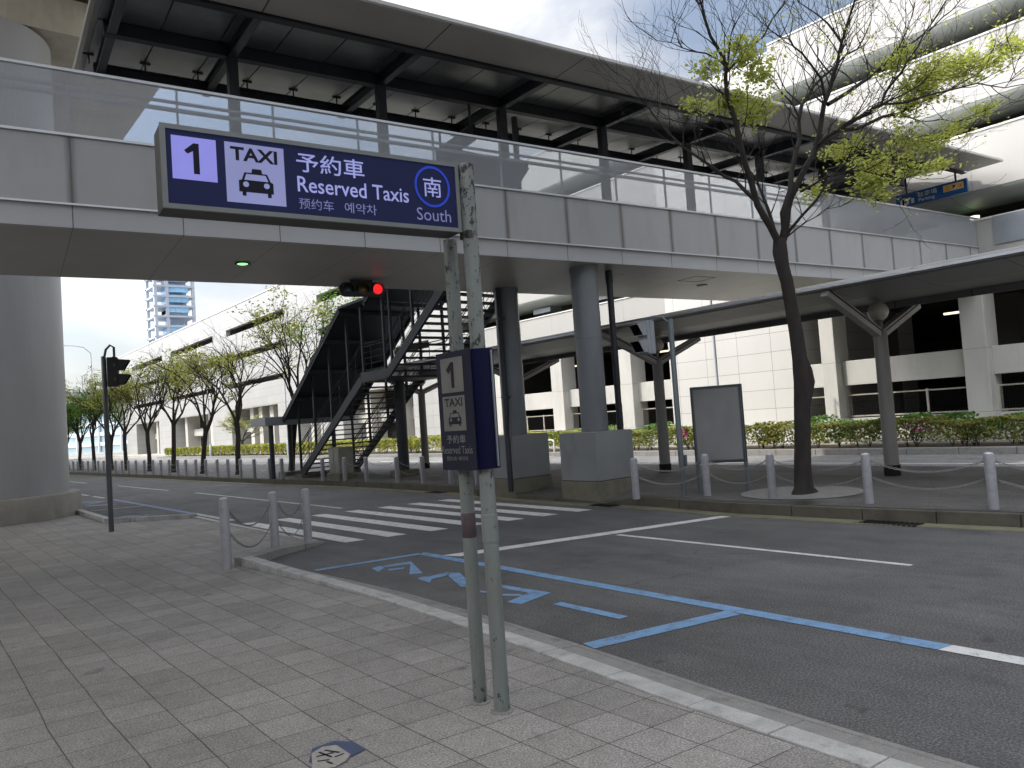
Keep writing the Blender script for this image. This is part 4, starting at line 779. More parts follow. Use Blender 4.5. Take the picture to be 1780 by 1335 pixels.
for y in (22.9,21.75,20.6,19.55,18.1,17.0,15.8,14.6):
    z=rzs(y)-.05; MB().box(9.76,12.16,y-.04,y+.04,z-.06,z+.04).build('purlin',M['steel'],s)
MB().box(9.16,12.3,23.9,25.2,1.86,2.13).build('entrance_roof',M['galv'],s,bevel=.008)
for x,y in ((9.43,24.15),(10.45,25.1),(12.0,25.0)): MB().lathe((x,y,0),[(.075,.15),(.075,1.86)],18).build('entrance_post',M['steel2'],s,smooth=True)
MB().box(10.1,10.75,24.75,25.4,.14,.30).build('post_footing',M['concm'],s,bevel=.01)
MB().box(XN-.1,XF+.1,23.0,23.6,.12,.26).build('bottom_step',M['concm'],s,bevel=.01)
# cabinet at its foot
t=thing('electric_cabinet',(10.2,20.6,.15),'weathered beige double-door cabinet beside the foot of the staircase','cabinet')
MB().box(9.86,10.42,20.32,21.15,.13,.33).build('base',M['concm'],t,bevel=.01); MB().box(9.92,10.36,20.40,21.08,.33,1.05).build('case',M['cab'],t,bevel=.008)
MB().box(9.905,9.919,20.43,20.72,.38,1.0).build('door',M['cab'],t,bevel=.003); MB().box(9.905,9.919,20.75,21.05,.38,1.0).build('door',M['cab'],t,bevel=.003)
MB().box(9.9,10.38,20.38,21.1,1.05,1.07).build('lid',M['cab'],t)
# ================================================================== SHELTER WITH Y PILLARS
cp=thing('bus_shelter_roof',(13.2,8,3.2),'long low grey shelter roof with a rounded edge running along the island','shelter roof')
Y0,Y1=-9,22.6
prof=[(11.5,3.27),(11.47,3.30),(11.50,3.345),(11.62,3.385),(12.3,3.43),(13.2,3.45),(14.1,3.43),(14.8,3.36),(14.92,3.30),(14.9,3.26),(14.8,3.235)]
und=[(14.8,3.235),(13.85,3.20),(13.84,3.17),(13.2,3.14),(12.56,3.17),(12.55,3.20),(11.6,3.262)]
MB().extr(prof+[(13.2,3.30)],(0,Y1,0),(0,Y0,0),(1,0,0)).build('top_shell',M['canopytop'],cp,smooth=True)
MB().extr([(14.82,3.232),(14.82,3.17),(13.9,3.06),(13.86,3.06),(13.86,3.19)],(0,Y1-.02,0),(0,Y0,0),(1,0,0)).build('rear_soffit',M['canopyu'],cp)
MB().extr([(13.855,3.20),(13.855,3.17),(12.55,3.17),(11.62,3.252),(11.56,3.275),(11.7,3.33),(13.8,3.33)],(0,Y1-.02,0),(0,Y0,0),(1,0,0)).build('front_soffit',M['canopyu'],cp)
MB().box(11.462,11.48,Y0,Y1,3.285,3.325).build('edge_strip',M['alu'],cp)
for i,(y,lab) in enumerate(((6.3,'grey Y-shaped shelter pillar with a round lamp, right of the foreground tree'),(11.3,'grey Y-shaped shelter pillar behind the light grey pedestrian signal'),(16.25,'grey Y-shaped shelter pillar hidden behind the farther bridge pillar'),(21.2,'grey Y-shaped shelter pillar behind the staircase, farthest of the row'))):
    x=13.32
    t=thing('shelter_pillar',(x,y,.15),lab,'pillar','Y pillars of the shelter')
    MB().lathe((x,y,0),[(.125,.15),(.12,.3),(.112,2.62),(.10,2.68)],28).build('pole',M['canopyp'],t,smooth=True)
    MB().lathe((x,y,0),[(.134,.15),(.134,.33),(.128,.335)],28).build('black_collar',M['black'],t,smooth=True)
    for (qx,qz) in ((11.58,3.24),(14.85,3.16)):
        MB().beam((x+(.04 if qx>x else -.04),y,2.60),(qx,y,qz),.13,.15,up=(0,0,1)).build('arm',M['arm'],t,bevel=.01)
        MB().beam((x+(.04 if qx>x else -.04),y-.072,2.63),(qx,y-.072,qz+.03),.006,.02).build('arm_groove',M['black'],t)
    MB().lathe((x,y,0),[(.05,2.66),(.045,2.80),(.08,2.81),(.08,2.83)],16).build('lamp_neck',M['canopyp'],t,smooth=True)
    MB().sphere((x,y,2.98),.17,24,14).build('globe_lamp',M['globe'],t,smooth=True)
# ================================================================== CAR PARK
XB=23.3
pk=thing('parking_building',(XB,20,.2),'huge white multi-storey car park with long white parapets and dark open decks','building')
def band(y0,y1,zt,zb,nm='parapet',soff=True,x=XB):
    MB().extr([(0,zt),(.22,zt),(.22,zb),(0,zb)],(x,y1,0),(x,y0,0),(1,0,0)).build(nm,M['band'],pk)
    MB().box(x-.03,x+.25,y0,y1,zt+.001,zt+.05).build('coping',M['pwhite'],pk)
    if soff: 
        pr=[(.012,zb-.002)]+[(.012+.95*(1-math.cos(a_)),zb-.002-.33*math.sin(a_)) for a_ in [i*math.pi/2/10 for i in range(1,11)]]+[(1.15,zb-.332),(1.15,zb-.1),(.23,zb-.002)]
        MB().extr(pr,(x,y1,0),(x,y0,0),(1,0,0)).build('rounded_soffit',M['soff2'],pk,smooth=True)
OPEN=[(-22,13.95),(19.15,33.0)]
for (y0,y1) in OPEN:
    band(y0,y1,13.5,11.85); band(y0,y1,11.05,9.35); band(y0,y1,8.5,6.92); band(y0,y1,6.08,4.85)
MB().box(XB-.02,XB+9,13.95,19.15,.2,13.3).build('blank_stair_core',M['face'],pk)
# decks, back wall and inner columns
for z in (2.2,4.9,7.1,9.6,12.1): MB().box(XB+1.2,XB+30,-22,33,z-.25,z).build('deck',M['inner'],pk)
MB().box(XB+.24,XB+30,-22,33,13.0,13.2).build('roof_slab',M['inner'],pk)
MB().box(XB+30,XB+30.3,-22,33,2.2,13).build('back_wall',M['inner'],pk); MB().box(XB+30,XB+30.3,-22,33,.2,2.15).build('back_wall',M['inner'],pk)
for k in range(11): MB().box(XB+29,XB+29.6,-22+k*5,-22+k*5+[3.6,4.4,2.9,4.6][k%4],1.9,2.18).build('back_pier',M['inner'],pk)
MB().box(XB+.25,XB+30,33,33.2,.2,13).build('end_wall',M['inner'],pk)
def pier(y0,y1): 
    MB().box(XB,XB+.85,y0,y1,.85,4.6).build('pier',M['pier'],pk,bevel=.02); MB().box(XB-.06,XB+.92,y0-.06,y1+.06,.2,.845).build('pier_foot',M['pier'],pk,bevel=.01)
    MB().box(XB-.003,XB+.853,y0-.003,y1+.003,2.60,2.612).build('pier_joint',M['kerbg'],pk)
pys=[(8.16,8.78),(3.85,4.47),(-.45,.17),(-4.8,-4.2),(12.50,12.98),(21.15,21.8),(25.3,26.05),(29.7,30.4)]
for a_,b_ in pys: pier(a_,b_)
allp=sorted(pys)
ends=[(-22,13.95),(19.15,33.0)]
for (s0,s1) in ends:
    ps=[p for p in allp if p[0]>=s0 and p[1]<=s1]; cur=s0
    for p in ps+[(s1,s1)]:
        if p[0]-cur>.5 and cur>-10:
            y0,y1=cur,p[0]
            MB().box(XB+.35,XB+.55,y0,y1,1.865,2.64).build('low_parapet',M['pier'],pk,bevel=.01)
            MB().box(XB+.42,XB+.60,y0,y1,.2,.82).build('base_wall',M['pier'],pk)
            k=max(1,round((y1-y0)/1.45)); 
            MB().box(XB+.46,XB+.49,y0,y1,1.53,1.57).build('fence_rail',M['fence'],pk); MB().box(XB+.46,XB+.49,y0,y1,.86,.90).build('fence_rail',M['fence'],pk)
            for j in range(k+1):
                yy=min(max(y0+(y1-y0)*j/k,y0+.03),y1-.03)
                MB().box(XB+.455,XB+.50,yy-.03,yy+.03,.82,1.60).build('fence_post',M['fence'],pk)
            mb=MB()
            for j in range(int((y1-y0)/.07)): mb.box(XB+.472,XB+.478,y0+.03+j*.07,y0+.036+j*.07,.90,1.53)
            for j in range(9): mb.box(XB+.472,XB+.478,y0,y1,.95+j*.065,.956+j*.065)
            o=mb.build('fence_mesh',M['black'],pk)
        cur=p[1]
for y in [-8+4.35*k for k in range(10)]:
    for z0,z1 in ((.2,1.95),(2.2,4.65),(4.9,6.85),(7.1,9.35),(9.6,11.85)):
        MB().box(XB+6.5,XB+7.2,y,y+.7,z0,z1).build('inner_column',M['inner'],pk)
rl=R(5)
for z in (6.25,4.05,8.75,11.1):
    for y in (-3,1.5,5.9,7.4,10.4,22.3,25.2,29.3):
        x=XB+2.6+rl.random()*4; MB().box(x,x+.09,y-.55,y+.55,z-.02,z+.05).build('lamp_tube',M['tubel'],pk)
for y in (22.2,26.3,9.3): MB().box(XB+.5,XB+1.25,y,y+1.2,6.36 if y>20 else 8.8,6.585 if y>20 else 8.96).build('duct_box',M['galv'],pk)
for y,z in ((6.1,8.3),(7.3,8.28),(6.0,10.85),(8.0,10.9),(9.5,10.95)):
    c_=MB().tube([(XB+1.2,y,z),(XB+1.5,y,z)],.16,16).build('round_vent',M['black'],pk)
# side parapet by the bridge end, soffit lamps and exit panel
for (y,x) in ((8.35,XB+.55),(6.65,XB+.9)):
    MB().lathe((x,y,0),[(.13,6.335),(.12,6.26),(.01,6.25)],20).build('soffit_lamp',M['tubel'],pk,smooth=True)
MB().box(XB+1.0,XB+1.06,8.55,8.85,5.95,6.3).build('exit_panel',M['exitg'],pk)
MB().box(XB-.035,XB-.021,-3,7.72,5.34,6.1).build('parapet_sheet',M['galv'],pk)
# roof pergola beyond
for k in range(14): MB().beam((XB+.3,15+k*.9,13.55),(XB+3.3,15+k*.9,14.3),.08,.1).build('pergola_rafter',M['steel2'],pk)
for x,z in ((.3,13.62),(1.3,13.87),(2.3,14.12),(3.3,14.37)): MB().beam((XB+x,14.4,z),(XB+x,28,z),.07,.12).build('pergola_beam',M['steel2'],pk)
# left wing: solid cladding with long slots over recessed ground floor
ZS=[(10.45,11.05),(8.18,8.70),(5.78,6.22)]; SL_=[(36,50),(55.9,68.9),(72.6,86.5),(90,104)]
zz=[3.95]+[q for a_ in sorted(ZS) for q in a_]+[12.9]
for i in range(0,len(zz),2): MB().box(XB,XB+.4,33.05,112,zz[i],zz[i+1]).build('wing_cladding',M['facel'],pk)
for z0,z1 in ZS:
    cur=33.05
    for a_,b_ in SL_+[(112,112)]:
        if a_>cur: MB().box(XB+.002,XB+.398,cur,a_,z0,z1).build('wing_cladding',M['facel'],pk)
        cur=b_
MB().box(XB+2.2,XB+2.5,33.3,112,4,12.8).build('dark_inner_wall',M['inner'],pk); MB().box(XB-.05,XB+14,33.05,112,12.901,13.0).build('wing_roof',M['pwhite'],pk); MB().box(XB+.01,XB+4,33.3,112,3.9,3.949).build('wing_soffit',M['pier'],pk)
MB().box(XB+1.7,XB+2.1,33.3,112,.2,3.9).build('ground_floor_wall',M['pier'],pk)
for a_,b_ in ((34.5,38),(47,50.5),(54.2,58.0),(68.7,73.8),(86.5,92.5),(103,108)): MB().box(XB+.003,XB+1.7,a_,b_,.2,3.949).build('wing_block',M['facel'],pk)
for y in (40,44,52.4,60.2,62.6,64.6,75.4,77.6,83.6,95,99):
    MB().box(XB+.5,XB+1.7,y,y+.8,.2,3.9).build('wing_pier',M['pier'],pk)
for a_,b_ in ((38,47),(50.5,54.2),(58,68.7),(73.8,86.5),(92.5,103)):
    MB().box(XB+1.1,XB+1.3,a_,b_,1.9,2.6).build('low_parapet',M['pier'],pk)
    k=int((b_-a_)/2.2)
    for j in range(k):
        y=a_+.3+j*(b_-a_)/k
        for z0,z1 in ((.5,1.75),(2.7,3.8)): MB().box(XB+1.6,XB+1.69,y,y+1.3,z0,z1).build('dark_opening',M['black'],pk)
# ---- parking sign over the bridge entrance
t=thing('parking_sign',(22.6,8.9,6.75),'blue parking sign with orange P3 panel hanging at the car park end of the bridge','sign')
so_=Vector((22.6,9.9,6.79)); ax=Vector((0,-1,0)); f_=MB().box(22.602,22.68,8.02,9.9,6.79,7.16).build('sign_panel',M['pblue'],t)
plate([circ(.24,.13,.125,ry=.118)],so_,ax,UZ,M['pwhite'],f_,'disc',.003); text('P',so_,ax,UZ,.175,.305,.05,.215,M['ink'],f_,bold=.05,off=.006)
text('1',so_,ax,UZ,.42,.50,.06,.20,M['pwhite'],f_,bold=.03); text('駐車場',so_,ax,UZ,.60,1.12,.175,.315,M['pwhite'],f_,bold=.006); text('Parking',so_,ax,UZ,.62,1.05,.03,.15,M['pwhite'],f_,bold=.015)
plate([rect(1.28,1.80,.13,.31)],so_,ax,UZ,M['pwhite'],f_,'panel_rim',.003); plate([rect(1.29,1.79,.14,.30)],so_,ax,UZ,M['pyel'],f_,'orange_panel',.004)
plate([circ(1.56,.22,.06)],so_,ax,UZ,M['pwhite'],f_,'disc',.006); text('P',so_,ax,UZ,1.525,1.60,.175,.27,M['ink'],f_,bold=.05,off=.008); text('3',so_,ax,UZ,1.69,1.75,.175,.24,M['pred'],f_,off=.007); text('↑',so_,ax,UZ,1.36,1.42,.22,.285,M['pred'],f_,off=.007); text('ロ.',so_,ax,UZ,1.34,1.45,.155,.205,M['pred'],f_,off=.007)
for y in (8.3,9.6): MB().box(22.62,22.66,y-.02,y+.02,7.16,7.6).build('hanger',M['steel'],t)
# ================================================================== LEAF CLUSTERS / TREES
def leafquad(mb,c,s,rg,flat=.5):
    n_=Vector((rg.gauss(0,1)*flat,rg.gauss(0,1)*flat,1)).normalized(); a_=Vector((rg.gauss(0,1),rg.gauss(0,1),rg.gauss(0,.5))); a_=(a_-n_*a_.dot(n_)); a_=a_.normalized() if a_.length>1e-3 else Vector((1,0,0)); b_=n_.cross(a_)
    l=s*(.7+rg.random()*.6)
    mb.add([c-a_*l*.5,c-a_*l*.05+b_*l*.32,c+a_*l*.5,c-a_*l*.05-b_*l*.32],[(0,1,2,3)])
def grow(mb,tips,p,d,L,r,dep,rg,up=.1,k=5,spread=.55,minr=.0035,n_=None):
    """one branch as a bent tapering tube, then its children"""
    seg=4 if dep>1 else 3; pts=[p]; dd=Vector(d).normalized(); q=Vector(p)
    for i in range(seg):
        dd=(dd+Vector((rg.gauss(0,.13),rg.gauss(0,.13),rg.gauss(0,.10)+up*.35))).normalized(); q=q+dd*(L/seg); pts.append(q.copy())
    r1=max(r*.55,minr*.8); mb.tube(pts,[r+(r1-r)*i/seg for i in range(seg+1)],k if r>.012 else 3,cap=False)
    if dep<=0: tips.append((q.copy(),dd.copy())); return
    m=n_[min(dep,len(n_)-1)] if n_ else 3
    for j in range(m):
        f=.35+.65*(j+1)/m if m>1 else 1; i=min(seg,max(1,int(round(f*seg)))); s_=pts[i]
        az=rg.random()*2*math.pi; a_=Vector((math.cos(az),math.sin(az),0)); a_=(a_-dd*a_.dot(dd)); 
        nd=(dd+a_.normalized()*spread*(.6+rg.random()*.8)+UZ*up*.5).normalized()
        grow(mb,tips,s_,nd,L*(.62+rg.random()*.2),max(r*(.5+.1*(j==m-1)),minr),dep-1,rg,up,k,spread,minr,n_)
    tips.append((q.copy(),dd.copy()))
def street_tree(name,loc,h,fork,seed,label,leafm,nl,spread=.5,lean=(0,0),group='street trees in a row on the island',leafsize=.11,limbs=4,bias=None,leafk=.6,wild=1.):
    rg=R(seed); x,y,z=loc; t=thing(name,loc,label,'tree',group)
    tr=MB(); top=Vector((x+lean[0]*.4,y+lean[1]*.4,z+fork)); 
    tr.tube([(x,y,z-.05),(x+.01,y,z+.12),(x+lean[0]*.1+rg.gauss(0,.03),y+lean[1]*.1,z+fork*.4),(x+lean[0]*.25+rg.gauss(0,.03),y+lean[1]*.25,z+fork*.75),top],[.15,.115,.10,.095,.10],10)
    tr.build('trunk',M['barkl'],t,smooth=True)
    br_=MB(); tips=[]
    a0_=rg.random()*6.28
    for i in range(limbs):
        az=a0_+i*2*math.pi/limbs+rg.gauss(0,.25); sp=spread*(.7+rg.random()*.6)
        d=Vector((math.cos(az)*sp+lean[0]*.3,math.sin(az)*sp+lean[1]*.3,1))
        grow(br_,tips,top-UZ*.05-UZ*rg.random()*.15,d,(h-fork)*.40,.06,4,rg,.12,6,.52,.0045,[2,2,3,3,3])
    br_.build('branches',M['barkl'],t)
    lf=MB(); used=[tp for tp in tips if tp[0].z>z+fork+.5]
    cl=[rg.choice(used)[0] for _ in range(9)]
    if bias: cl=[c for c in cl if (c-Vector(loc)).dot(Vector(bias))>0] or cl[:3]
    rg.shuffle(used); cnt=0
    used.sort(key=lambda q:min((q[0]-c).length for c in cl)+rg.random()*.5)
    for (p,d) in used[:int(len(used)*leafk)]:
        for _ in range(nl): leafquad(lf,p+Vector((rg.gauss(0,.16),rg.gauss(0,.16),rg.gauss(0,.08))),leafsize,rg,.6)
    lf.build('foliage',leafm,t)
    return t
TR=[((10.55,25.4,.15),6.4,2.3,(.5,-.6),'leafd'),((10.1,29.3,.15),6.0,1.95,(.1,0),'leafd'),((9.95,33.1,.15),5.9,1.8,(.4,-.3),'leafd'),((9.9,37.3,.15),5.7,2.3,(.3,0),'leafd'),((9.95,41.7,.15),5.7,2.0,(0,.2),'leafd'),((9.9,46.4,.15),5.6,2.1,(0,0),'leafd'),((9.6,48.6,.15),5.7,1.9,(.2,0),'leafd'),((9.3,51.9,.15),5.2,2.0,(0,.3),'leafg'),((9.2,55.4,.15),4.9,1.8,(0,0),'leafg'),((9.0,58.8,.15),4.2,1.6,(-.2,0),'leafg')]
tl=['first street tree left of the staircase, fuller green crown on its right','second street tree left of the staircase, with a Y-shaped bare crown','third street tree left of the staircase, with a thick dark low fork','fourth street tree left of the staircase, with a slim upright trunk','fifth street tree left of the staircase','sixth street tree left of the staircase, thin with a low side limb','seventh street tree left of the staircase, just right of the dark signal post','eighth street tree left of the staircase, left of the dark signal post','ninth street tree left of the staircase, second from the big column','tenth and farthest street tree, small and green beside the big column']
lk=[.25,.14,.34,.36,.45,.5,.6,.75,.85,.9]
for i,(loc,h,fk,lean,lm) in enumerate(TR):
    street_tree('street_tree',loc,h,fk,100+i*7,tl[i],M[lm],14,.5+.05*(i%3),lean,limbs=4 if i%2 else 5,leafk=lk[i])
# fuller green crown part of the first tree
rg=R(77); t=[o for o in COL.objects if o.get('label')==tl[0]][0]; lf=MB(); bb=MB(); tips=[]
for k in range(5): grow(bb,tips,(10.75,25.1,2.5),(.55+.25*rg.random(),-.55-.2*rg.random(),.85+.35*rg.random()),1.9,.035,3,rg,.06,5,.5,.005,[3,3,3,3])
bb.build('branches',M['barkl'],t)
for p,d in tips:
    if p.z<4.1: continue
    for _ in range(16): leafquad(lf,p+Vector((rg.gauss(0,.22),rg.gauss(0,.22),rg.gauss(0,.11))),.10,rg,.5)
lf.build('foliage',M['leafg'],t)
# ---- foreground tree, limbs laid out by hand: u right of the trunk foot, v height, w away from the viewer
TB=Vector((10.69,6.42,.15)); UX=r0.copy(); WX=fw0.copy(); K=10.62/1337.
def T3(u,v,w=0): return TB+UX*u+WX*w+UZ*v
def px(x,y,w=0):  # photo crop measure -> metres on the tree's own upright plane, then moved by w
    X=1120+x/2.697; Yp=y/2.697
    dx=X-890; dy=-(Yp-667.5); d=fw+cR*(dx/1337)+cU*(dy/1337); tt=(10.62+w)/d.dot(fw0); return Vector((0,0,H))+d*tt
TRUNK=[(752,2310,0),(748,2285,0),(742,2200,0),(742,2060,0),(740,1900,0),(750,1790,0),(742,1740,0),(728,1680,0),(712,1560,0),(690,1440,0),(668,1320,0),(648,1250,0),(636,1180,0),(634,1120,0)]
TRAD=[.18,.13,.115,.108,.11,.14,.13,.10,.094,.09,.086,.09,.102,.085]
t=thing('foreground_tree',tuple(TB),'tall foreground tree with bent dark trunk, bare spreading limbs and yellow-green leaf tufts','tree')
MB().tube([px(*q) for q in TRUNK],TRAD,16).build('trunk',M['bark'],t,smooth=True)
LIMBS=[
 ([(636,1150,0),(590,1060,-.1),(530,960,-.2),(470,760,-.4),(430,580,-.5),(388,450,-.6),(385,300,-.7),(310,170,-.8),(270,30,-.9),(235,-60,-1.)],.062),
 ([(388,330,-.65),(402,200,-.7),(425,112,-.7)],.022),
 ([(385,310,-.7),(290,250,-.9),(180,225,-1.2),(60,190,-1.4)],.016),
 ([(386,340,-.65),(450,265,-.5),(560,170,-.3),(650,30,-.1),(700,-60,0)],.022),
 ([(560,1010,-.1),(520,940,-.1),(430,850,.1),(330,790,.3),(180,690,.5),(60,560,.8),(0,480,1.),(-70,380,1.2)],.040),
 ([(470,760,-.4),(430,650,-.2),(250,580,.2),(120,560,.5),(20,500,.8)],.017),
 ([(620,1110,0),(590,1010,.1),(560,930,.2),(525,840,.3),(480,780,.4),(430,640,.6)],.036),
 ([(645,1130,0),(648,1000,.15),(690,800,.35),(728,650,.5),(738,490,.6),(790,410,.7),(890,320,.9),(1000,230,1.1),(1062,100,1.2)],.052),
 ([(650,1130,0),(672,980,-.1),(720,860,-.2),(795,720,-.25),(830,560,-.3),(870,420,-.35),(905,300,-.4),(925,200,-.45),(965,70,-.5),(1000,-50,-.6)],.062),
 ([(925,200,-.45),(860,110,-.3),(770,40,-.1),(700,-20,.1)],.022),
 ([(850,480,-.35),(830,370,-.5),(740,250,-.7),(680,185,-.9),(590,140,-1.1)],.024),
 ([(860,490,-.35),(1000,400,-.1),(1090,335,.1),(1170,250,.2),(1270,190,.4),(1350,130,.5),(1440,50,.6),(1490,-20,.7)],.034),
 ([(1165,260,.2),(1160,330,.15),(1170,400,.1),(1130,485,.05)],.016),
 ([(1090,335,.1),(1190,230,-.1),(1232,140,-.2),(1262,40,-.3)],.017),
 ([(800,690,-.25),(860,640,-.4),(950,585,-.6),(1050,530,-.7),(1110,490,-.8),(1170,380,-.9),(1230,290,-1.),(1310,160,-1.1),(1400,30,-1.2)],.036),
 ([(1110,490,-.8),(1230,480,-.9),(1400,430,-1.1),(1560,390,-1.3),(1690,412,-1.4),(1740,350,-1.5)],.020),
 ([(800,680,-.2),(930,610,.1),(1060,575,.2),(1200,530,.4),(1290,480,.5),(1450,410,.7),(1600,320,.9),(1750,210,1.)],.036),
 ([(1200,540,.4),(1300,570,.5),(1400,560,.6),(1500,600,.7)],.014),
 ([(655,1130,0),(740,1010,-.2),(850,870,-.4),(950,760,-.5),(1010,690,-.6)],.028),
 ([(670,1110,0),(760,1040,.2),(850,980,.4),(960,950,.5)],.014),
 ([(730,900,-.1),(850,830,-.3),(960,800,-.5),(1100,820,-.7),(1200,880,-.9)],.020),
 ([(860,650,.3),(940,650,.5),(1060,680,.7),(1150,760,.8),(1250,830,.9),(1330,800,1.)],.022),
 ([(730,560,.5),(640,430,.6),(560,330,.7),(520,240,.8)],.018),
]
bm=MB(); tips=[]; tips_all=[]; rg=R(42)
for pts,r in LIMBS:
    P=[px(*q) for q in pts]; n_=len(P)
    P2=[]; 
    for i in range(n_-1):
        P2.append(P[i]); m_=(P[i]+P[i+1])/2; L_=(P[i+1]-P[i]).length; P2.append(m_+Vector((rg.gauss(0,.035),rg.gauss(0,.035),rg.gauss(0,.035)))*L_*1.2)
    P2.append(P[-1]); m_=len(P2)
    bm.tube(P2,[max(r*.86*(1-.8*i/(m_-1)),.004) for i in range(m_)],8 if r>.03 else 6,cap=False)
    for i in range(2 if r>.03 else 1,m_):
        rr=max(r*(1-.8*i/(m_-1)),.004)
        fz=i/(m_-1)
        if r>.05 and i<5: continue
        for _ in range(2 if fz>.45 and rg.random()<.6 else 1):
            d=(P2[i]-P2[i-1]).normalized(); az=rg.random()*6.28; a_=Vector((math.cos(az),math.sin(az),.25))
            d=(d*.9+a_*.75).normalized(); 
            grow(bm,tips,P2[i],d,.34+.34*rg.random(),max(.0065,min(rr*.4,.013)),3,rg,.16,4,.55,.0021,[2,2,2,2])
tips_all=[q_[0] for q_ in tips if (q_[0]-TB).dot(UX)>-.3]
CL=[(480,290,90,-.6),(440,225,60,-.7),(545,360,60,-.4),(430,460,75,-.5),(360,495,50,-.5),(505,550,70,-.3),(545,490,60,-.2),(300,310,50,-.8),(230,490,40,.2),(1150,300,60,0),(1205,265,45,.1),(1330,350,110,.1),(1280,430,100,.2),(1240,500,80,.3),(1450,310,80,.5),(1550,275,60,.6),(1690,215,70,.9),(1600,520,50,.7),(1465,610,45,.6),(1250,650,90,.4),(1340,665,60,.5),(1100,780,95,.6),(1105,850,62,-.6),(1230,785,58,.8),(1330,780,42,.9),(1405,765,28,1.),(1015,790,60,.6),(950,700,60,-.4),(1500,330,70,.6),(1620,300,55,.8),(1740,230,50,1.),(1400,330,80,.4),(1110,925,34,-.8),(1060,870,50,-.6),(790,905,40,.2),(900,720,40,.3)]
lf=MB(); tw=bm
for tp_ in tips_all:
    if rg.random()<.16:
        for j in range(3): leafquad(lf,tp_+Vector((rg.gauss(0,.03),rg.gauss(0,.03),rg.gauss(0,.02))),.045,rg,.7)
for (x,y,r_,w_) in CL:
    c=px(x,y,w_); Rr=r_/2.697*K
    m_=int(11*(r_/50)**1.7)+5
    for i in range(m_):
        d=Vector((rg.gauss(0,1),rg.gauss(0,1),rg.gauss(0,.62))); q=c+d*Rr*.55
        tw.tube([c+d*Rr*.1,q-d*Rr*.12+UZ*.01,q],[.005,.003,.002],3,cap=False)
        for j in range(13): leafquad(lf,q+Vector((rg.gauss(0,.06),rg.gauss(0,.06),rg.gauss(0,.04)))*(1+.6*(j%3==0)),.062,rg,.6)
bm.build('limbs',M['bark'],t); lf.build('foliage',M['leaf'],t)
# ================================================================== HEDGES AND LOW PLANTS
def hedge(name,x0,x1,y0,y1,h,mat,dens,size,label,cat,seed,stems=True,bumpy=.08,flowers=None,group=None,zb=.16):
    rg=R(seed); t=thing(name,((x0+x1)/2,(y0+y1)/2,zb),label,cat,group); lf=MB(); A_=(y1-y0)
    def hh(y): return h*(1+bumpy*math.sin(y*1.9+seed)+bumpy*.7*math.sin(y*4.7+seed*2)+bumpy*.5*math.sin(y*11+seed))
    nface=int(A_*h*dens); ntop=int(A_*(x1-x0)*dens*.7)
    for _ in range(nface):
        y=y0+rg.random()*A_; z=zb+(.18+.82*rg.random()**.75)*hh(y); leafquad(lf,Vector((x0+abs(rg.gauss(0,.10))+.05*math.sin(y*6),y,z)),size,rg,1.2)
    for _ in range(ntop):
        y=y0+rg.random()*A_; leafquad(lf,Vector((x0+(x1-x0)*rg.random(),y,zb+hh(y)*(1-.06*abs(rg.gauss(0,1))))),size,rg,.6)
    for (xs,ys_) in ((None,y0),(None,y1)):
        for _ in range(int((x1-x0)*h*dens)): leafquad(lf,Vector((x0+(x1-x0)*rg.random(),ys_+rg.gauss(0,.05),zb+(.18+.82*rg.random())*h)),size,rg,1.2)
    fo=lf
    if stems:
        mb=MB()
        for _ in range(int(A_*2.6)):
            y=y0+rg.random()*A_; x=x0+.12+rg.random()*(x1-x0)*.6
            for k in range(4): mb.tube([(x,y,zb-.02),(x+rg.gauss(0,.05),y+rg.gauss(0,.07),zb+h*.35),(x+rg.gauss(0,.12),y+rg.gauss(0,.15),zb+h*.8)],[.012,.009,.004],4,cap=False)
        sm=mb.build('stems',M['twig'],t); sm['kind']='stuff'
    fo.build('foliage',mat,t)
    if flowers:
        fl=MB()
        for (fy,fn,fs) in flowers:
            for _ in range(fn): leafquad(fl,Vector((x0-.02+abs(rg.gauss(0,.15)),fy+rg.gauss(0,fs),zb+h*(.55+.5*rg.random()))),size*1.1,rg,1.)
        fl.build('blossom',M['pink'],t)
    return t
hedge('hedge',19.75,20.75,3.0,13.0,.66,M['hedgeo'],820,.08,'olive clipped hedge with pink blossom on the right behind the shelter','hedge',3,flowers=[(9.2,30,.35),(8.6,26,.25),(10.0,10,.2)])
hedge('hedge',19.75,20.75,13.15,21.2,.68,M['hedgeo'],820,.08,'olive clipped hedge with magenta flowers behind the notice board and grey signal','hedge',8,flowers=[(15.9,45,.13),(16.8,20,.12),(14.3,8,.1)])
hedge('hedge',19.75,20.8,-3,2.9,.66,M['hedgey'],700,.085,'bright yellow-green hedge at the far right edge of the photo','hedge',12)
hedge('hedge',19.75,20.9,21.5,33.5,.72,M['hedgey'],820,.08,'yellow-green hedge seen between the staircase and the bridge pillars','hedge',5)
hedge('hedge',19.75,20.9,33.8,77,.72,M['hedgey'],480,.11,'long yellow-green hedge behind the street trees on the left','hedge',6,bumpy=.05)
hedge('ivy_bed',21.5,22.9,3.5,12.9,.62,M['ivy'],330,.12,'low dark green ivy bed behind the right hedge under the car park openings','ivy',9,stems=False,bumpy=.16)
hedge('ivy_bed',21.5,22.6,17.6,24.5,.66,M['ivy'],330,.12,'bright green leafy bed behind the hedge near the nearest bridge pillar','ivy',10,stems=False,bumpy=.16)
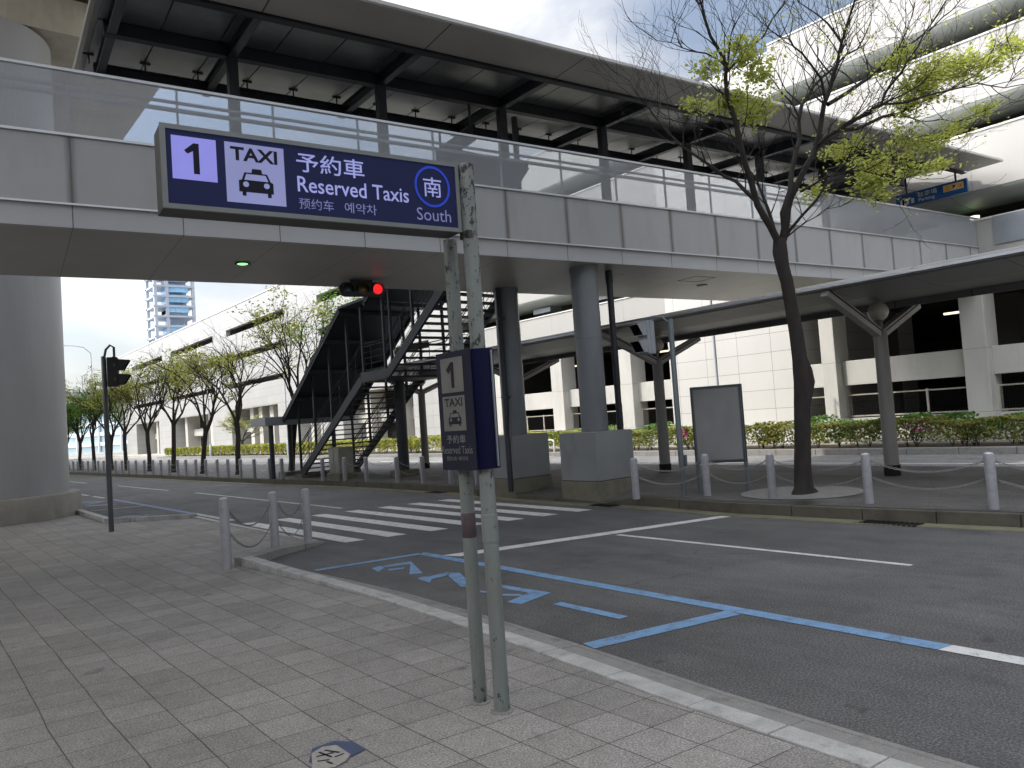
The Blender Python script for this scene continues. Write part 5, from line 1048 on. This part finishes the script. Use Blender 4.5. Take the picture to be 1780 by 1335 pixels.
# white pipe hoops on the verge
def hoop(x,y,w_,h,label):
    t=MB(); r_=.08; pts=[(x,y-w_/2,.1),(x,y-w_/2,h-r_),(x,y-w_/2+.03,h-.03),(x,y-w_/2+r_,h),(x,y+w_/2-r_,h),(x,y+w_/2-.03,h-.03),(x,y+w_/2,h-r_),(x,y+w_/2,.1)]
    return tag(t.tube(pts,.032,10).build('hoop_guard',M['pwhite'],None,smooth=True),label,'guard rail','white pipe guards on the verge')
hoop(19.5,22.1,.42,.62,'small white pipe hoop guard seen between the two bridge pillars'); hoop(21.0,5.3,.6,.95,'white bent pipe guard rising from the ivy at the far right edge')
# ================================================================== STREET LAMPS, FAR BACKGROUND
def lamp_post(x,y,z0,h,reach,ang,label,r=.05,grp='slim street lamps'):
    t=thing('street_lamp',(x,y,z0),label,'street lamp',grp)
    MB().lathe((x,y,0),[(r*1.9,z0),(r*1.9,z0+.9),(r*1.2,z0+.95),(r,z0+1),(r*.7,z0+h)],16).build('pole',M['lamp'],t,smooth=True)
    d=Vector((math.cos(ang),math.sin(ang),0)); p=Vector((x,y,z0+h-.05))
    MB().tube([p,p+d*reach*.3+UZ*reach*.28,p+d*reach*.7+UZ*reach*.36,p+d*reach+UZ*reach*.36],r*.55,8).build('arm',M['lamp'],t,smooth=True)
    MB().obox(p+d*reach+UZ*(reach*.36-.04)-Vector((-d.y,d.x,0))*.09,d*.5,Vector((-d.y,d.x,0))*.18,UZ*.09).build('lamp_head',M['lamp'],t,bevel=.02)
lamp_post(19.62,14.35,.15,6.5,1.0,math.pi,'slim pale street lamp rising behind the blank notice board')
lamp_post(19.62,33.6,.15,7.2,1.6,math.pi*1.0,'slim pale street lamp behind the first street tree, with a long arm')
lamp_post(19.62,47.5,.15,7.2,1.2,math.pi*1.0,'slim pale street lamp behind the third street tree')
lamp_post(19.62,63.0,.15,7.2,1.2,math.pi*1.0,'slim pale street lamp behind the fifth street tree')
lamp_post(19.7,26.2,.15,3.0,.3,math.pi,'short pale post behind the hedge seen through the staircase',.04)
# elevated road on the far left
t=thing('elevated_road',(18,112,5),'pale elevated road crossing behind the farthest street trees on the left','elevated road')
MB().extr([(0,0),(.6,-.9),(6,-.9),(6,.25),(0,.25)],(12,112,7.6),(52,103,4.6),(0,1,0)).build('deck',M['conc'],t)
MB().extr([(0,.26),(.2,.26),(.2,1.0),(0,1.0)],(12,112,7.6),(52,103,4.6),(0,1,0)).build('parapet',M['conc'],t)
MB().extr([(0,1.02),(.06,1.02),(.06,1.5),(0,1.5)],(12,112,7.6),(52,103,4.6),(0,1,0)).build('wind_screen',M['lamp'],t)
for x in (15,25,36): MB().lathe((x,114.5-(x-12)*.22,0),[(.8,0),(.8,6.8-(x-12)*.075)],20).build('pier',M['conc'],t,smooth=True)
lamp_post(20.0,110.5,7.3,6.3,2.6,math.pi,'taller curved lamp on the elevated road at the far left',.10,'lamps on the elevated road')
lamp_post(19.4,113.5,7.2,3.7,2.2,.1,'shorter curved lamp on the elevated road at the far left',.10,'lamps on the elevated road')
# tower
TX,TY=107.,400.; t=thing('tower_block',(TX,TY,0),'tall grey-blue tower with open corner frames and glass floors beyond the car park','tower')
def tb(nm,x0,x1,y0,y1,z0,z1,m): return MB().box(TX+3+x0*.81,TX+3+x1*.81,TY+y0,TY+y1,z0,z1).build(nm,M[m],t)
for x in (-13.2,-6.6,8.6): tb('corner_column',x,x+1.6,-8,-6.4,0,96,'towerf')
for x in (-13.2,8.6): tb('corner_column',x,x+1.6,6.4,8,0,96,'towerf')
z=17.
while z<92:
    tb('floor_slab',-13.2,10.2,-8.2,8,z,z+.85,'towerf'); z+=4.95
for z in (36,41,46,51.2,56.2,66,71,76,86,91): 
    tb('window_band',-5,6.6,-7.2,6,z+.3-2.2,z+3.9-2.2,'towerg')
tb('solid_storey',-4.6,6.6,-5.5,6,79.5,86,'towerf'); tb('solid_storey',-5,8.6,-7,6,90.5,98,'towerf'); tb('core',-3,5,-3,6,0,90,'towerf'); tb('solid_storey',-5,6.6,-5.5,6,61.5,66,'towerf')
# low glazed terminal wing at the far left
t=thing('glazed_building',(35,165,0),'low pale blue glazed building at the far left behind the street trees','building')
for k in range(5): MB().beam((24,170,1.9+k*1.9),(52,138,1.9+k*1.9),.5,.7).build('slab_band',M['bgw'],t)
MB().beam((24,170.3,4.8),(52,138.3,4.8),.3,9).build('glass_front',M['bgg'],t)
for k in range(10): x=24+k*3.1; MB().box(x-.15,x+.15,169.5-k*3.54,169.9-k*3.54,.5,9).build('mullion',M['bgw'],t)
t=thing('pale_warehouse',(15,230,0),'long pale grey building at the end of the street behind the farthest trees','building')
MB().box(10,34,215,235,0,9).build('wall',M['bgw'],t); 
for k in range(3): MB().box(10.2,33.8,214.9,215,1.5+k*2.7,2.9+k*2.7).build('window_band',M['bgg'],t)
street_tree('small_tree',(21.8,62,.2),3.4,1.0,901,'small bright yellow tree behind the left hedge in front of the glazed building',M['hedgey'],7,.7,(0,0),group='',leafk=.9) 
for o in list(COL.objects):
    if o.get('group')=='' : del o['group']
# big-leaf tree beyond the end of the street
for i,(x,y,h) in enumerate(((14.5,118,6),(18,126,6.5),(11,124,6))):
    street_tree('far_tree',(x,y,0),h,1.8,950+i,['far green tree beyond the end of the street, middle one','far green tree beyond the end of the street, right one','far green tree beyond the end of the street, left one'][i],M['leafg'],6,.6,(0,0),group='far trees beyond the street',leafk=.9,leafsize=.2)
